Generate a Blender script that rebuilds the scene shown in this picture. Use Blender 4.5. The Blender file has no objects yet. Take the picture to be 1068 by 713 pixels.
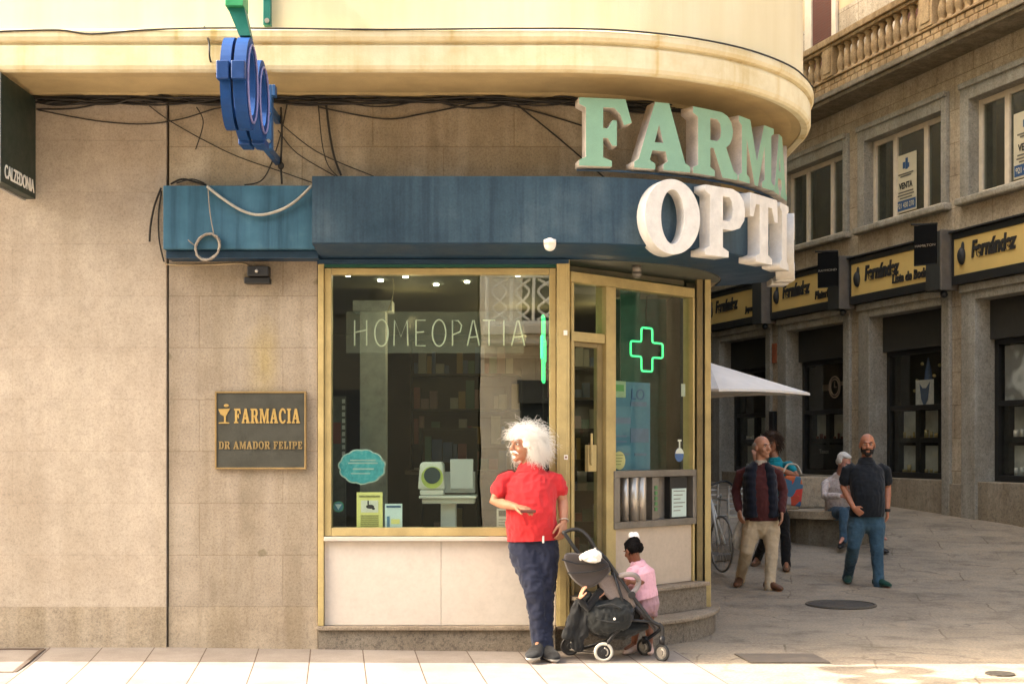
import bpy, bmesh, math, random
from mathutils import Vector, Matrix, noise
random.seed(7)
SC = bpy.context.scene
COL = SC.collection
R = math.radians

# ------------------------------------------------------------------ camera, sky, sun, exposure
F0, CXP, HORIZ = 1400.0, 534.0, 465.0          # focal length / principal column / horizon row, in photo pixels
CAMZ = 1.6
cam = bpy.data.cameras.new('camera')
cam.sensor_width = 36.0
cam.lens = F0 / 1068.0 * 36.0
cam.shift_y = (HORIZ - 356.5) / 1068.0
cam.clip_start, cam.clip_end = 0.1, 500.0
camo = bpy.data.objects.new('camera', cam)
camo.location = (0, 0, CAMZ)
camo.rotation_euler = (R(90), 0, 0)
COL.objects.link(camo)
SC.camera = camo

SUN_EL = R(42)
SUN_K = 0.05                                     # how much the sun leans to the camera's side of the street
sd = Vector((-math.cos(SUN_EL), -SUN_K * math.sin(SUN_EL), math.sin(SUN_EL))).normalized()
world = bpy.data.worlds.new('World')
SC.world = world
world.use_nodes = True
wn = world.node_tree
bg = wn.nodes['Background']
sky = wn.nodes.new('ShaderNodeTexSky')
sky.sky_type = 'NISHITA'
sky.sun_disc = False
sky.sun_elevation = SUN_EL
sky.sun_rotation = math.atan2(sd.x, sd.y)
sky.dust_density = 6.0
sky.ozone_density = 0.6
tint = wn.nodes.new('ShaderNodeMixRGB')
tint.blend_type = 'MULTIPLY'
tint.inputs[0].default_value = 1.0
tint.inputs[2].default_value = (1.0, 0.96, 0.86, 1)
wn.links.new(sky.outputs[0], tint.inputs[1])
wn.links.new(tint.outputs[0], bg.inputs['Color'])
bg.inputs['Strength'].default_value = 0.15
sl = bpy.data.lights.new('sun', 'SUN')
sl.energy = 2.0
sl.angle = R(0.5)
sl.color = (1.0, 0.97, 0.92)
so = bpy.data.objects.new('sun', sl)
so.rotation_euler = sd.to_track_quat('Z', 'Y').to_euler()
so.location = (-20, 0, 30)
COL.objects.link(so)
SC.view_settings.view_transform = 'Standard'
SC.view_settings.look = 'None'
SC.view_settings.gamma = 1.0
SC.view_settings.use_curve_mapping = False
SC.view_settings.exposure = 2.9
try:
    SC.cycles.max_bounces = 10
    SC.cycles.diffuse_bounces = 5
    SC.cycles.glossy_bounces = 4
    SC.cycles.transparent_max_bounces = 16
    SC.cycles.caustics_reflective = False
    SC.cycles.caustics_refractive = False
except Exception:
    pass

# ------------------------------------------------------------------ helpers
YF = 10.45                                       # the shop front's plane
CX, CY, RB = 0.34, 11.95, 1.5                    # centre and radius of the rounded corner

def P(px, py, Y):
    return Vector(((px - CXP) / F0 * Y, Y, CAMZ - (py - HORIZ) / F0 * Y))

def gz(y):                                       # the street climbs gently away from the corner
    pts = [(-60, 0), (12.3, 0), (15, .05), (17, .17), (19.7, .42), (23, .565), (26, .68), (45, 1.4), (80, 2.6)]
    for (a, za), (b, zb) in zip(pts, pts[1:]):
        if y <= b:
            t = (y - a) / (b - a)
            return za + (zb - za) * t
    return pts[-1][1]

MATS = {}
class NT:
    def __init__(s, name):
        s.m = bpy.data.materials.new(name); s.m.use_nodes = True
        s.t = s.m.node_tree; s.b = s.t.nodes['Principled BSDF']
        s.tc = s.t.nodes.new('ShaderNodeTexCoord')
    def n(s, kind, **kw):
        k = s.t.nodes.new(kind)
        for a, v in kw.items():
            setattr(k, a, v)
        return k
    def l(s, a, b): s.t.links.new(a, b)
    def noise(s, scale, detail=4, rough=.6, vec=None, stretch=None):
        k = s.n('ShaderNodeTexNoise')
        k.inputs['Scale'].default_value = scale; k.inputs['Detail'].default_value = detail
        k.inputs['Roughness'].default_value = rough
        v = vec or s.tc.outputs['Object']
        if stretch:
            mp = s.n('ShaderNodeMapping'); mp.inputs['Scale'].default_value = stretch
            s.l(v, mp.inputs[0]); v = mp.outputs[0]
        s.l(v, k.inputs['Vector'])
        return k.outputs['Fac']
    def ramp(s, fac, stops):
        k = s.n('ShaderNodeValToRGB')
        e = k.color_ramp.elements
        while len(e) < len(stops): e.new(.5)
        for i, (p, c) in enumerate(stops):
            e[i].position = p; e[i].color = (*c, 1) if len(c) == 3 else c
        s.l(fac, k.inputs[0])
        return k.outputs[0]
    def mul(s, a, b, f=1.0, mode='MULTIPLY'):
        k = s.n('ShaderNodeMixRGB', blend_type=mode)
        if isinstance(f, float): k.inputs[0].default_value = f
        else: s.l(f, k.inputs[0])
        for i, x in ((1, a), (2, b)):
            if isinstance(x, tuple): k.inputs[i].default_value = (*x, 1)
            else: s.l(x, k.inputs[i])
        return k.outputs[0]
    def bump(s, h, strength=.3, dist=.01, prev=None):
        k = s.n('ShaderNodeBump')
        k.inputs['Strength'].default_value = strength; k.inputs['Distance'].default_value = dist
        s.l(h, k.inputs['Height'])
        if prev: s.l(prev, k.inputs['Normal'])
        return k.outputs[0]
    def out(s, col, rough=.7, normal=None, metal=0.0, spec=.4):
        if isinstance(col, tuple): s.b.inputs['Base Color'].default_value = (*col, 1)
        else: s.l(col, s.b.inputs['Base Color'])
        if isinstance(rough, (int, float)): s.b.inputs['Roughness'].default_value = rough
        else: s.l(rough, s.b.inputs['Roughness'])
        s.b.inputs['Metallic'].default_value = metal
        s.b.inputs['Specular IOR Level'].default_value = spec
        if normal: s.l(normal, s.b.inputs['Normal'])
        return s.m

def g3(v): return (v, v, v)

def plain(name, c, rough=.6, metal=0.0, var=.25, scale=9.0, bump=.15, spec=.4, fine=120.0):
    """painted / worn surface: two scales of tone, fine grain in the bump and in the gloss"""
    if name in MATS: return MATS[name]
    k = NT(name)
    n1 = k.noise(scale, 5, .65); n2 = k.noise(fine, 2, .5)
    c1 = k.ramp(n1, [(.3, tuple(x * (1 - var) for x in c)), (.7, tuple(min(1, x * (1 + var * .6)) for x in c))])
    c2 = k.mul(c1, k.ramp(n2, [(.3, g3(1 - var * .5)), (.7, g3(1.0))]))
    rr = k.ramp(n1, [(.3, g3(max(.03, rough - .1))), (.7, g3(min(1, rough + .1)))])
    MATS[name] = k.out(c2, rr, k.bump(n2, bump, .003), metal, spec)
    return MATS[name]

def stone(name, c, grain=.35, course=None, brick_w=.8, joint=(.55, .5, .45), ang=None, z0=.353, mott=.25, gs=160.0,
          streak=.0, rough=.75, spots=0.0, jw=.006, offset=.5, c2=.88):
    """granite / plastered stone: mineral grain, blotches, courses of blocks with fine joints"""
    k = NT(name)
    pos = k.tc.outputs['Object']
    big = k.noise(1.1, 6, .65); mid = k.noise(7, 5, .6); fin = k.noise(gs, 3, .7)
    col = k.ramp(fin, [(.30, tuple(x * (1 - grain) for x in c)), (.5, c), (.72, tuple(min(.95, x * (1 + grain * .7)) for x in c))])
    gr2 = k.noise(gs * .36, 2, .6)
    col = k.mul(col, k.ramp(gr2, [(.30, g3(1 - grain * .75)), (.48, g3(1.0)), (.72, g3(1 + grain * .35))]))
    col = k.mul(col, k.ramp(big, [(.3, (1 - mott, 1 - mott * 1.15, 1 - mott * 1.3)), (.65, g3(1.0))]))
    col = k.mul(col, k.ramp(mid, [(.3, g3(1 - mott * .7)), (.65, g3(1.0))]))
    if streak:
        st = k.noise(1.0, 5, .6, stretch=(5.0, 5.0, .35))
        col = k.mul(col, k.ramp(st, [(.42, (1 - streak, 1 - streak * 1.1, 1 - streak * 1.35)), (.6, g3(1.0))]))
    if spots:
        vo = k.n('ShaderNodeTexVoronoi'); vo.inputs['Scale'].default_value = 2.6
        k.l(pos, vo.inputs['Vector'])
        w = k.noise(12, 3)
        ad = k.n('ShaderNodeMath', operation='MULTIPLY_ADD'); k.l(w, ad.inputs[0]); ad.inputs[1].default_value = .12
        k.l(vo.outputs['Distance'], ad.inputs[2])
        col = k.mul(col, k.ramp(ad.outputs[0], [(.13, (1 - spots, 1 - spots, 1 - spots * 1.2)), (.165, g3(1.0))]))
        # yellow run of lichen and old paint below the flood lamp
        ms = k.n('ShaderNodeMapping'); ms.inputs['Location'].default_value = (1.93 * 4.6, 0, -2.25 * 1.5); ms.inputs['Scale'].default_value = (4.6, 0, 1.5); k.l(pos, ms.inputs[0])
        ln = k.n('ShaderNodeVectorMath', operation='LENGTH'); k.l(ms.outputs[0], ln.inputs[0])
        sm = k.n('ShaderNodeMath', operation='MULTIPLY_ADD'); k.l(k.noise(5, 4), sm.inputs[0]); sm.inputs[1].default_value = .7; k.l(ln.outputs['Value'], sm.inputs[2])
        col = k.mul(col, (.95, .88, .50), k.ramp(sm.outputs[0], [(.45, g3(.75)), (1.0, g3(0))]))
    hgt = fin
    nrm = k.bump(fin, .25, .002)
    if course:
        sep = k.n('ShaderNodeSeparateXYZ'); k.l(pos, sep.inputs[0])
        if ang is None: xo = sep.outputs['X']
        else:
            d = k.n('ShaderNodeVectorMath', operation='DOT_PRODUCT'); k.l(pos, d.inputs[0]); d.inputs[1].default_value = ang
            xo = d.outputs['Value']
        zz = k.n('ShaderNodeMath', operation='SUBTRACT'); k.l(sep.outputs['Z'], zz.inputs[0]); zz.inputs[1].default_value = z0 - course * 20
        xx = k.n('ShaderNodeMath', operation='ADD'); k.l(xo, xx.inputs[0]); xx.inputs[1].default_value = 40.13
        cb = k.n('ShaderNodeCombineXYZ'); k.l(xx.outputs[0], cb.inputs[0]); k.l(zz.outputs[0], cb.inputs[1])
        wob = k.noise(14, 2)
        br = k.n('ShaderNodeTexBrick')
        br.inputs['Color1'].default_value = (1, 1, 1, 1); br.inputs['Color2'].default_value = (c2, c2 * .99, c2 * .98, 1)
        br.inputs['Mortar'].default_value = (*joint, 1)
        br.inputs['Scale'].default_value = 1.0
        br.inputs['Mortar Size'].default_value = jw
        br.inputs['Mortar Smooth'].default_value = .3
        br.inputs['Brick Width'].default_value = brick_w
        br.inputs['Row Height'].default_value = course
        br.offset = offset
        va = k.n('ShaderNodeVectorMath', operation='MULTIPLY_ADD')
        k.l(wob, va.inputs[0]); va.inputs[1].default_value = (.006, .006, 0); k.l(cb.outputs[0], va.inputs[2])
        k.l(va.outputs[0], br.inputs['Vector'])
        col = k.mul(col, br.outputs['Color'])
        inv = k.n('ShaderNodeMath', operation='SUBTRACT'); inv.inputs[0].default_value = 1.0; k.l(br.outputs['Fac'], inv.inputs[1])
        nrm = k.bump(inv.outputs[0], .5, .006, nrm)
    m = k.out(col, rough, nrm, 0.0, .3)
    MATS[name] = m
    return m

def glass(name, refl=.12, tintc=(.82, .88, .84), rough=0.0):
    m = bpy.data.materials.new(name); m.use_nodes = True
    t = m.node_tree; t.nodes.remove(t.nodes['Principled BSDF'])
    o = t.nodes['Material Output']
    tr = t.nodes.new('ShaderNodeBsdfTransparent'); tr.inputs[0].default_value = (*tintc, 1)
    gl = t.nodes.new('ShaderNodeBsdfGlossy'); gl.inputs['Roughness'].default_value = rough
    gl.inputs['Color'].default_value = (1, .97, .92, 1)
    ge = t.nodes.new('ShaderNodeNewGeometry'); dt = t.nodes.new('ShaderNodeVectorMath'); dt.operation = 'DOT_PRODUCT'
    t.links.new(ge.outputs['Incoming'], dt.inputs[0]); t.links.new(ge.outputs['Normal'], dt.inputs[1])
    def mth(op, a, b):
        k = t.nodes.new('ShaderNodeMath'); k.operation = op
        for i, x in enumerate((a, b)):
            if isinstance(x, (int, float)): k.inputs[i].default_value = x
            elif x is not None: t.links.new(x, k.inputs[i])
        return k
    ab = mth('ABSOLUTE', dt.outputs['Value'], None); om = mth('SUBTRACT', 1.0, ab.outputs[0]); p5 = mth('POWER', om.outputs[0], 5.0)
    m1 = mth('MULTIPLY', p5.outputs[0], 1 - refl); fr = mth('ADD', m1.outputs[0], refl)
    mx = t.nodes.new('ShaderNodeMixShader')
    # faint unevenness of old plate glass
    tc = t.nodes.new('ShaderNodeTexCoord'); nz = t.nodes.new('ShaderNodeTexNoise'); nz.inputs['Scale'].default_value = 1.3
    bp = t.nodes.new('ShaderNodeBump'); bp.inputs['Strength'].default_value = .04; bp.inputs['Distance'].default_value = .02
    t.links.new(tc.outputs['Object'], nz.inputs['Vector']); t.links.new(nz.outputs['Fac'], bp.inputs['Height'])
    t.links.new(bp.outputs[0], gl.inputs['Normal'])
    t.links.new(fr.outputs[0], mx.inputs[0]); t.links.new(tr.outputs[0], mx.inputs[1]); t.links.new(gl.outputs[0], mx.inputs[2])
    t.links.new(mx.outputs[0], o.inputs['Surface'])
    MATS[name] = m
    return m

def emit(name, c, s):
    m = bpy.data.materials.new(name); m.use_nodes = True
    b = m.node_tree.nodes['Principled BSDF']
    b.inputs['Base Color'].default_value = (*c, 1)
    b.inputs['Emission Color'].default_value = (*c, 1)
    b.inputs['Emission Strength'].default_value = s
    MATS[name] = m
    return m

WLOC = {}
def thing(name, label, cat, loc=(0, 0, 0), group=None):
    o = bpy.data.objects.new(name, None); COL.objects.link(o)
    o.empty_display_size = .2
    o.location = loc; WLOC[o.name] = Vector(loc)
    o['label'] = label; o['category'] = cat
    if group: o['group'] = group
    return o

def tag(o, label, cat, group=None):
    o['label'] = label; o['category'] = cat
    if group: o['group'] = group
    return o

def finish(name, me, m, parent=None, smooth=False, bevel=0, loc=None, label=None, kind=None, auto=None):
    """link mesh me (built in world coordinates) as one object; its origin moves to its parent's (or to loc)"""
    o = bpy.data.objects.new(name, me)
    COL.objects.link(o)
    org = WLOC[parent.name] if parent else Vector(loc or (0, 0, 0))
    me.transform(Matrix.Translation(-org))
    if parent:
        o.parent = parent
    else:
        o.location = org
    WLOC[o.name] = org
    ms = m if isinstance(m, (list, tuple)) else [m]
    for x in ms: me.materials.append(x)
    if smooth:
        for p in me.polygons: p.use_smooth = True
    if bevel:
        b = o.modifiers.new('bevel', 'BEVEL'); b.width = bevel; b.segments = 2; b.limit_method = 'ANGLE'; b.angle_limit = R(40)
    if label: o['label'] = label
    if kind: o['kind'] = kind
    return o

def obj(name, bm, m, parent=None, smooth=False, bevel=0, **kw):
    me = bpy.data.meshes.new(name)
    bmesh.ops.recalc_face_normals(bm, faces=bm.faces)
    bm.to_mesh(me); bm.free()
    return finish(name, me, m, parent, smooth, bevel, **kw)

def B(): return bmesh.new()

def box(bm, x0, x1, y0, y1, z0, z1, xf=None, mi=0):
    vs = []
    for z in (z0, z1):
        for x, y in ((x0, y0), (x1, y0), (x1, y1), (x0, y1)):
            v = Vector((x, y, z))
            vs.append(bm.verts.new(xf(v) if xf else v))
    for f in ((0, 1, 2, 3), (4, 5, 6, 7), (0, 1, 5, 4), (1, 2, 6, 5), (2, 3, 7, 6), (3, 0, 4, 7)):
        fc = bm.faces.new([vs[i] for i in f]); fc.material_index = mi
    return vs

def prism(bm, pts, z0, z1, xf=None):
    """polygon pts (x, y) extruded from z0 to z1"""
    a = [Vector((x, y, z0)) for x, y in pts]; b = [Vector((x, y, z1)) for x, y in pts]
    if xf: a = [xf(v) for v in a]; b = [xf(v) for v in b]
    a = [bm.verts.new(v) for v in a]; b = [bm.verts.new(v) for v in b]
    n = len(a)
    bm.faces.new(a); bm.faces.new(b)
    for i in range(n):
        bm.faces.new((a[i], a[(i + 1) % n], b[(i + 1) % n], b[i]))

def frames(pts, side=None):
    out = []
    n = len(pts)
    prev = None
    for i in range(n):
        t = (pts[min(i + 1, n - 1)] - pts[max(i - 1, 0)])
        if t.length < 1e-9: t = Vector((0, 0, 1))
        t.normalize()
        ref = side if side is not None else prev
        if ref is None:
            ref = Vector((1, 0, 0)) if abs(t.x) < .8 else Vector((0, 1, 0))
        a = ref - t * ref.dot(t)
        if a.length < 1e-4:
            a = Vector((0, 1, 0)) - t * t.y
        a.normalize()
        out.append((a, t.cross(a)))
        prev = a
    return out

def loft(bm, pts, rads, seg=12, side=None, round_ends=True, closed=False):
    """tube through pts; rads are a radius or (along side, across) pairs"""
    pts = [Vector(p) for p in pts]
    rads = [r if isinstance(r, tuple) else (r, r) for r in rads]
    if round_ends and not closed:
        for end in (0, -1):
            p = pts[end]; q = pts[1 if end == 0 else -2]
            d = (p - q); d = d.normalized() if d.length > 1e-6 else Vector((0, 0, 1))
            r = rads[end]; m = min(r)
            new = [(p + d * m * .6, (r[0] * .78, r[1] * .78)), (p + d * m * .92, (r[0] * .35, r[1] * .35))]
            if end == 0:
                pts = [new[1][0], new[0][0]] + pts; rads = [new[1][1], new[0][1]] + rads
            else:
                pts = pts + [new[0][0], new[1][0]]; rads = rads + [new[0][1], new[1][1]]
    fr = frames(pts, side)
    rings = []
    for p, (ra, rb), (a, b) in zip(pts, rads, fr):
        rings.append([bm.verts.new(p + a * (ra * math.cos(2 * math.pi * k / seg)) + b * (rb * math.sin(2 * math.pi * k / seg))) for k in range(seg)])
    m = len(rings)
    for i in range(m if closed else m - 1):
        A, C = rings[i], rings[(i + 1) % m]
        for k in range(seg):
            bm.faces.new((A[k], A[(k + 1) % seg], C[(k + 1) % seg], C[k]))
    if not closed:
        bm.faces.new(rings[0][::-1]); bm.faces.new(rings[-1])
    return rings

def tube(bm, pts, r, seg=8, closed=False):
    loft(bm, pts, [r] * len(pts), seg, None, False, closed)

def ell(bm, c, r, u=16, v=10, rot=None):
    c = Vector(c); r = r if isinstance(r, (tuple, list)) else (r, r, r)
    M = Matrix.Translation(c) @ ((rot.to_4x4()) if rot else Matrix.Identity(4)) @ Matrix.Diagonal((*r, 1))
    bmesh.ops.create_uvsphere(bm, u_segments=u, v_segments=v, radius=1.0, matrix=M)

def cyl(bm, a, b, r, seg=20, r2=None):
    loft(bm, [Vector(a), Vector(b)], [r, r if r2 is None else r2], seg, None, False)

def spline(pts, n=8):
    """Catmull-Rom through pts"""
    pts = [Vector(p) for p in pts]
    out = []
    for i in range(len(pts) - 1):
        p0 = pts[max(i - 1, 0)]; p1 = pts[i]; p2 = pts[i + 1]; p3 = pts[min(i + 2, len(pts) - 1)]
        for k in range(n):
            t = k / n
            out.append(.5 * ((2 * p1) + (p2 - p0) * t + (2 * p0 - 5 * p1 + 4 * p2 - p3) * t * t + (3 * p1 - p0 - 3 * p2 + p3) * t ** 3))
    out.append(pts[-1])
    return out

def corner_path(e, xleft=-14.0, yback=40.0, n=28):
    """plan line of the facade offset outward by e: straight, round the corner, straight back; (x, y, outward normal)"""
    r = RB + e
    pts = [(xleft, CY - r, 0, -1), (-4, CY - r, 0, -1), (CX, CY - r, 0, -1)]
    for i in range(1, n + 1):
        a = math.pi / 2 * i / n
        pts.append((CX + r * math.sin(a), CY - r * math.cos(a), math.sin(a), -math.cos(a)))
    pts.append((CX + r, yback, 1, 0))
    return pts

def sweep(bm, profile, xleft=-14.0, yback=40.0, amax=90.0, n=28, closed=True, x0=None):
    """profile = [(e, z)] swept along the facade line; closed ends"""
    rings = []
    base = [(xleft, None)] 
    stations = []
    stations.append(('s', xleft)); stations.append(('s', min(CX, max(xleft + .01, -3))))
    stations.append(('s', CX))
    for i in range(1, n + 1): stations.append(('a', R(amax) * i / n))
    if yback is not None: stations.append(('b', yback))
    for kind, v in stations:
        ring = []
        for e, z in profile:
            r = RB + e
            if kind == 's': p = (v, CY - r, z)
            elif kind == 'a': p = (CX + r * math.sin(v), CY - r * math.cos(v), z)
            else: p = (CX + r, v, z)
            ring.append(bm.verts.new(p))
        rings.append(ring)
    m = len(profile)
    for A, C in zip(rings, rings[1:]):
        for k in range(m if closed else m - 1):
            bm.faces.new((A[k], A[(k + 1) % m], C[(k + 1) % m], C[k]))
    if closed:
        bm.faces.new(rings[0]); bm.faces.new(rings[-1][::-1])

def mesh_from_curve(loops, depth, bevel=0.0):
    cu = bpy.data.curves.new('outline', 'CURVE'); cu.dimensions = '2D'; cu.fill_mode = 'BOTH'
    cu.extrude = depth / 2; cu.bevel_depth = bevel; cu.bevel_resolution = 1
    for lp in loops:
        sp = cu.splines.new('POLY'); sp.points.add(len(lp) - 1); sp.use_cyclic_u = True
        for q, (x, y) in zip(sp.points, lp): q.co = (x, y, 0, 1)
    return _eval(cu)

def _eval(data):
    ob = bpy.data.objects.new('tmp', data); COL.objects.link(ob)
    dg = bpy.context.evaluated_depsgraph_get(); dg.update()
    me = bpy.data.meshes.new_from_object(ob.evaluated_get(dg), depsgraph=dg)
    bpy.data.objects.remove(ob)
    me.materials.clear()
    return me

def text_mesh(s, size, depth=.004, bold=0.0, shear=0.0, align='CENTER', spacing=1.0):
    cu = bpy.data.curves.new('lettering', 'FONT'); cu.body = s; cu.size = size; cu.extrude = depth / 2
    cu.offset = bold; cu.shear = shear; cu.align_x = align; cu.align_y = 'CENTER'; cu.space_character = spacing
    return _eval(cu)

def place(me, origin, xdir, ydir=(0, 0, 1), sx=1.0, sy=1.0):
    x = Vector(xdir).normalized(); y = Vector(ydir).normalized(); z = x.cross(y)
    M = Matrix((( x.x * sx, y.x * sy, z.x, origin[0]), (x.y * sx, y.y * sy, z.y, origin[1]), (x.z * sx, y.z * sy, z.z, origin[2]), (0, 0, 0, 1)))
    me.transform(M)
    return me

def join_meshes(mes):
    bm = bmesh.new()
    for me in mes:
        bm.from_mesh(me); bpy.data.meshes.remove(me)
    return bm

def fit_text(s, origin, xdir, width, height, depth=.004, bold=0.0, shear=0.0, spacing=1.0, ydir=(0, 0, 1)):
    """text squeezed to an exact width and capital height, centred on origin"""
    me = text_mesh(s, 1.0, depth, bold, shear, 'LEFT', spacing)
    xs = [v.co.x for v in me.vertices]; ys = [v.co.y for v in me.vertices]
    w = max(xs) - min(xs); h = max(ys) - min(ys)
    me.transform(Matrix.Translation((-(max(xs) + min(xs)) / 2, -(max(ys) + min(ys)) / 2, 0)))
    return place(me, origin, xdir, ydir, width / w, height / h)

# ------------------------------------------------------------------ materials
granite = stone('granite_smooth', (.475, .405, .32), .24, course=.403, brick_w=2.9, joint=(.93, .92, .90), mott=.20, streak=.07, jw=.003, c2=.99)
granite_panel = stone('granite_panel', (.39, .33, .255), .28, course=.403, brick_w=1.3, joint=(.80, .77, .73), mott=.24, streak=.18, spots=.32, jw=.004, c2=.95)
granite_frieze = stone('granite_frieze', (.50, .425, .315), .3, course=.36, brick_w=1.1, joint=(.74, .70, .65), z0=3.93, mott=.28, streak=.22, jw=.005)
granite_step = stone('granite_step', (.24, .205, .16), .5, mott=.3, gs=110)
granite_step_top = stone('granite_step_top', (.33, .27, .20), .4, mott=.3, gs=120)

k = NT('cream_render')                                   # upper storey: cream paint, faint cracks and runs
a_ = k.noise(.8, 6, .6); b_ = k.noise(1.0, 5, .6, stretch=(4, 4, .3)); f_ = k.noise(90, 3)
c_ = k.ramp(a_, [(.3, (.64, .56, .37)), (.7, (.71, .635, .44))])
c_ = k.mul(c_, k.ramp(b_, [(.40, (.96, .94, .89)), (.6, g3(1.0))]))
cream = k.out(c_, .85, k.bump(f_, .2, .004, k.bump(a_, .2, .02)), 0, .2)

k = NT('cornice_paint')                                  # moulding: ochre wash worn through to pale plaster in vertical runs
a_ = k.noise(1.0, 4, .7, stretch=(3.2, 3.2, .12)); b_ = k.noise(3, 5, .7); f_ = k.noise(70, 3)
c_ = k.ramp(a_, [(.34, (.55, .42, .20)), (.40, (.63, .54, .34)), (.50, (.68, .61, .42))])
c_ = k.mul(c_, k.ramp(b_, [(.3, (.84, .78, .66)), (.6, g3(1.0))]))
cornice_m = k.out(c_, .85, k.bump(f_, .2, .004, k.bump(b_, .2, .01)), 0, .2)
soffit_m = plain('cove_plaster', (.50, .38, .19), .85, var=.18, scale=2.5)

k = NT('canopy_blue')                                    # chalky, faded blue sheet metal with rain runs
a_ = k.noise(1.4, 6, .65); b_ = k.noise(1.0, 5, .65, stretch=(16, 16, .6)); f_ = k.noise(60, 4, .7)
c_ = k.ramp(a_, [(.30, (.010, .030, .050)), (.55, (.024, .054, .080)), (.75, (.062, .096, .120))])
c_ = k.mul(c_, k.ramp(b_, [(.34, (.62, .70, .76)), (.50, g3(1.0)), (.68, (1.28, 1.22, 1.16))]))
c_ = k.mul(c_, k.ramp(f_, [(.3, g3(.78)), (.7, g3(1.1))]))
canopy_m = k.out(c_, k.ramp(a_, [(.3, g3(.45)), (.7, g3(.7))]), k.bump(f_, .12, .003, k.bump(a_, .15, .02)), 0, .35)
k = NT('canopy_teal')
a_ = k.noise(1.8, 6, .65); b_ = k.noise(1.0, 5, .65, stretch=(7, 7, .4)); f_ = k.noise(60, 4, .7)
c_ = k.ramp(a_, [(.30, (.012, .060, .095)), (.55, (.030, .094, .145)), (.75, (.075, .148, .185))])
c_ = k.mul(c_, k.ramp(b_, [(.32, (.42, .55, .6)), (.47, g3(1.0)), (.68, (1.4, 1.3, 1.25))]))
canopy_teal = k.out(c_, .5, k.bump(f_, .12, .003, k.bump(a_, .15, .02)), 0, .35)
canopy_under = plain('canopy_underside', (.012, .042, .082), .5, var=.3, scale=3)
green_trim = plain('green_trim', (.012, .085, .055), .5)
gold = plain('gold_anodised', (.47, .365, .16), .42, .12, var=.22, scale=4)
gold_d = plain('gold_anodised_dark', (.22, .165, .07), .45, .12, var=.3, scale=4)  # deeper tone of the gold frame colour
marble = stone('cream_marble', (.53, .44, .345), .06, mott=.10, gs=30, rough=.35)
marble_w = stone('pale_marble', (.58, .52, .45), .05, mott=.08, gs=30, rough=.35)
steel = plain('brushed_steel', (.50, .46, .40), .35, .7, var=.15, scale=6)
steel_d = plain('dull_steel', (.22, .20, .175), .45, .5, var=.2)
black = plain('black_plastic', (.018, .018, .018), .5, var=.2)
blackm = plain('black_metal', (.022, .024, .025), .4, .2, var=.25)
white = plain('white_paint', (.78, .75, .68), .55, var=.08)
offwhite = plain('off_white', (.64, .61, .54), .6, var=.1)
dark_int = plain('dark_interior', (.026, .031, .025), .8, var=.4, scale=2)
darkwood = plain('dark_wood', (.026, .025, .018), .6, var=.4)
glass_m = glass('shop_glass', .10, (.88, .94, .90))
glass_c = glass('corner_glass', .022, (.90, .95, .92))
glass_w = glass('window_glass', .10, (.62, .66, .62))
glass_d = glass('display_glass', .04, (.92, .94, .93))

# ------------------------------------------------------------------ ground
k = NT('plaza_paving')
mp = k.n('ShaderNodeMapping'); mp.inputs['Rotation'].default_value = (0, 0, .21)
k.l(k.tc.outputs['Object'], mp.inputs[0])
w_ = k.n('ShaderNodeTexNoise'); w_.inputs['Scale'].default_value = 1.6; w_.inputs['Detail'].default_value = 4
k.l(k.tc.outputs['Object'], w_.inputs['Vector'])
va = k.n('ShaderNodeVectorMath', operation='MULTIPLY_ADD'); k.l(w_.outputs['Color'], va.inputs[0]); va.inputs[1].default_value = (.16, .16, 0); k.l(mp.outputs[0], va.inputs[2])
br = k.n('ShaderNodeTexBrick'); k.l(va.outputs[0], br.inputs['Vector'])
br.inputs['Scale'].default_value = 1; br.inputs['Brick Width'].default_value = 1.3; br.inputs['Row Height'].default_value = .62
br.inputs['Mortar Size'].default_value = .012; br.inputs['Mortar Smooth'].default_value = .6
br.inputs['Color1'].default_value = (1, 1, 1, 1); br.inputs['Color2'].default_value = (.80, .79, .78, 1); br.inputs['Mortar'].default_value = (.45, .42, .38, 1)
big = k.noise(.35, 6, .7); mid = k.noise(2.3, 6, .7); fin = k.noise(42, 5, .8)
c_ = k.ramp(fin, [(.28, (.17, .142, .108)), (.5, (.31, .262, .20)), (.75, (.45, .39, .305))])
c_ = k.mul(c_, k.ramp(big, [(.3, (.74, .73, .72)), (.7, (1.12, 1.08, 1.02))]))
c_ = k.mul(c_, k.ramp(mid, [(.28, (.55, .54, .53)), (.5, g3(1.0)), (.75, (1.15, 1.10, 1.02))]))
wear = k.ramp(k.noise(.8, 3), [(.42, g3(.05)), (.62, g3(.85))])
c_ = k.mul(c_, br.outputs['Color'], wear)
crk = k.n('ShaderNodeTexVoronoi', feature='DISTANCE_TO_EDGE'); crk.inputs['Scale'].default_value = .55
v2 = k.n('ShaderNodeVectorMath', operation='MULTIPLY_ADD'); k.l(w_.outputs['Color'], v2.inputs[0]); v2.inputs[1].default_value = (1.3, 1.3, 0); k.l(k.tc.outputs['Object'], v2.inputs[2])
k.l(v2.outputs[0], crk.inputs['Vector'])
ck = k.ramp(crk.outputs['Distance'], [(.004, g3(.5)), (.016, g3(1.0))])
c_ = k.mul(c_, ck, k.ramp(k.noise(.9, 2), [(.5, g3(0)), (.6, g3(.8))]))
plaza = k.out(c_, .8, k.bump(fin, .35, .006, k.bump(mid, .5, .03, k.bump(ck, .3, .01))), 0, .25)
bm = B()
xs = [-60, -30, -15, -8, -4, 0, 4, 8, 15, 30, 60]
ys = [-40, -20, -10, 0, 6, 9, 11, 12.3, 13, 14, 15, 16, 17, 18, 19, 20, 21, 22, 23, 24.5, 26, 29, 33, 38, 45, 60, 80]
g = [[bm.verts.new((x, y, gz(y))) for x in xs] for y in ys]
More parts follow.
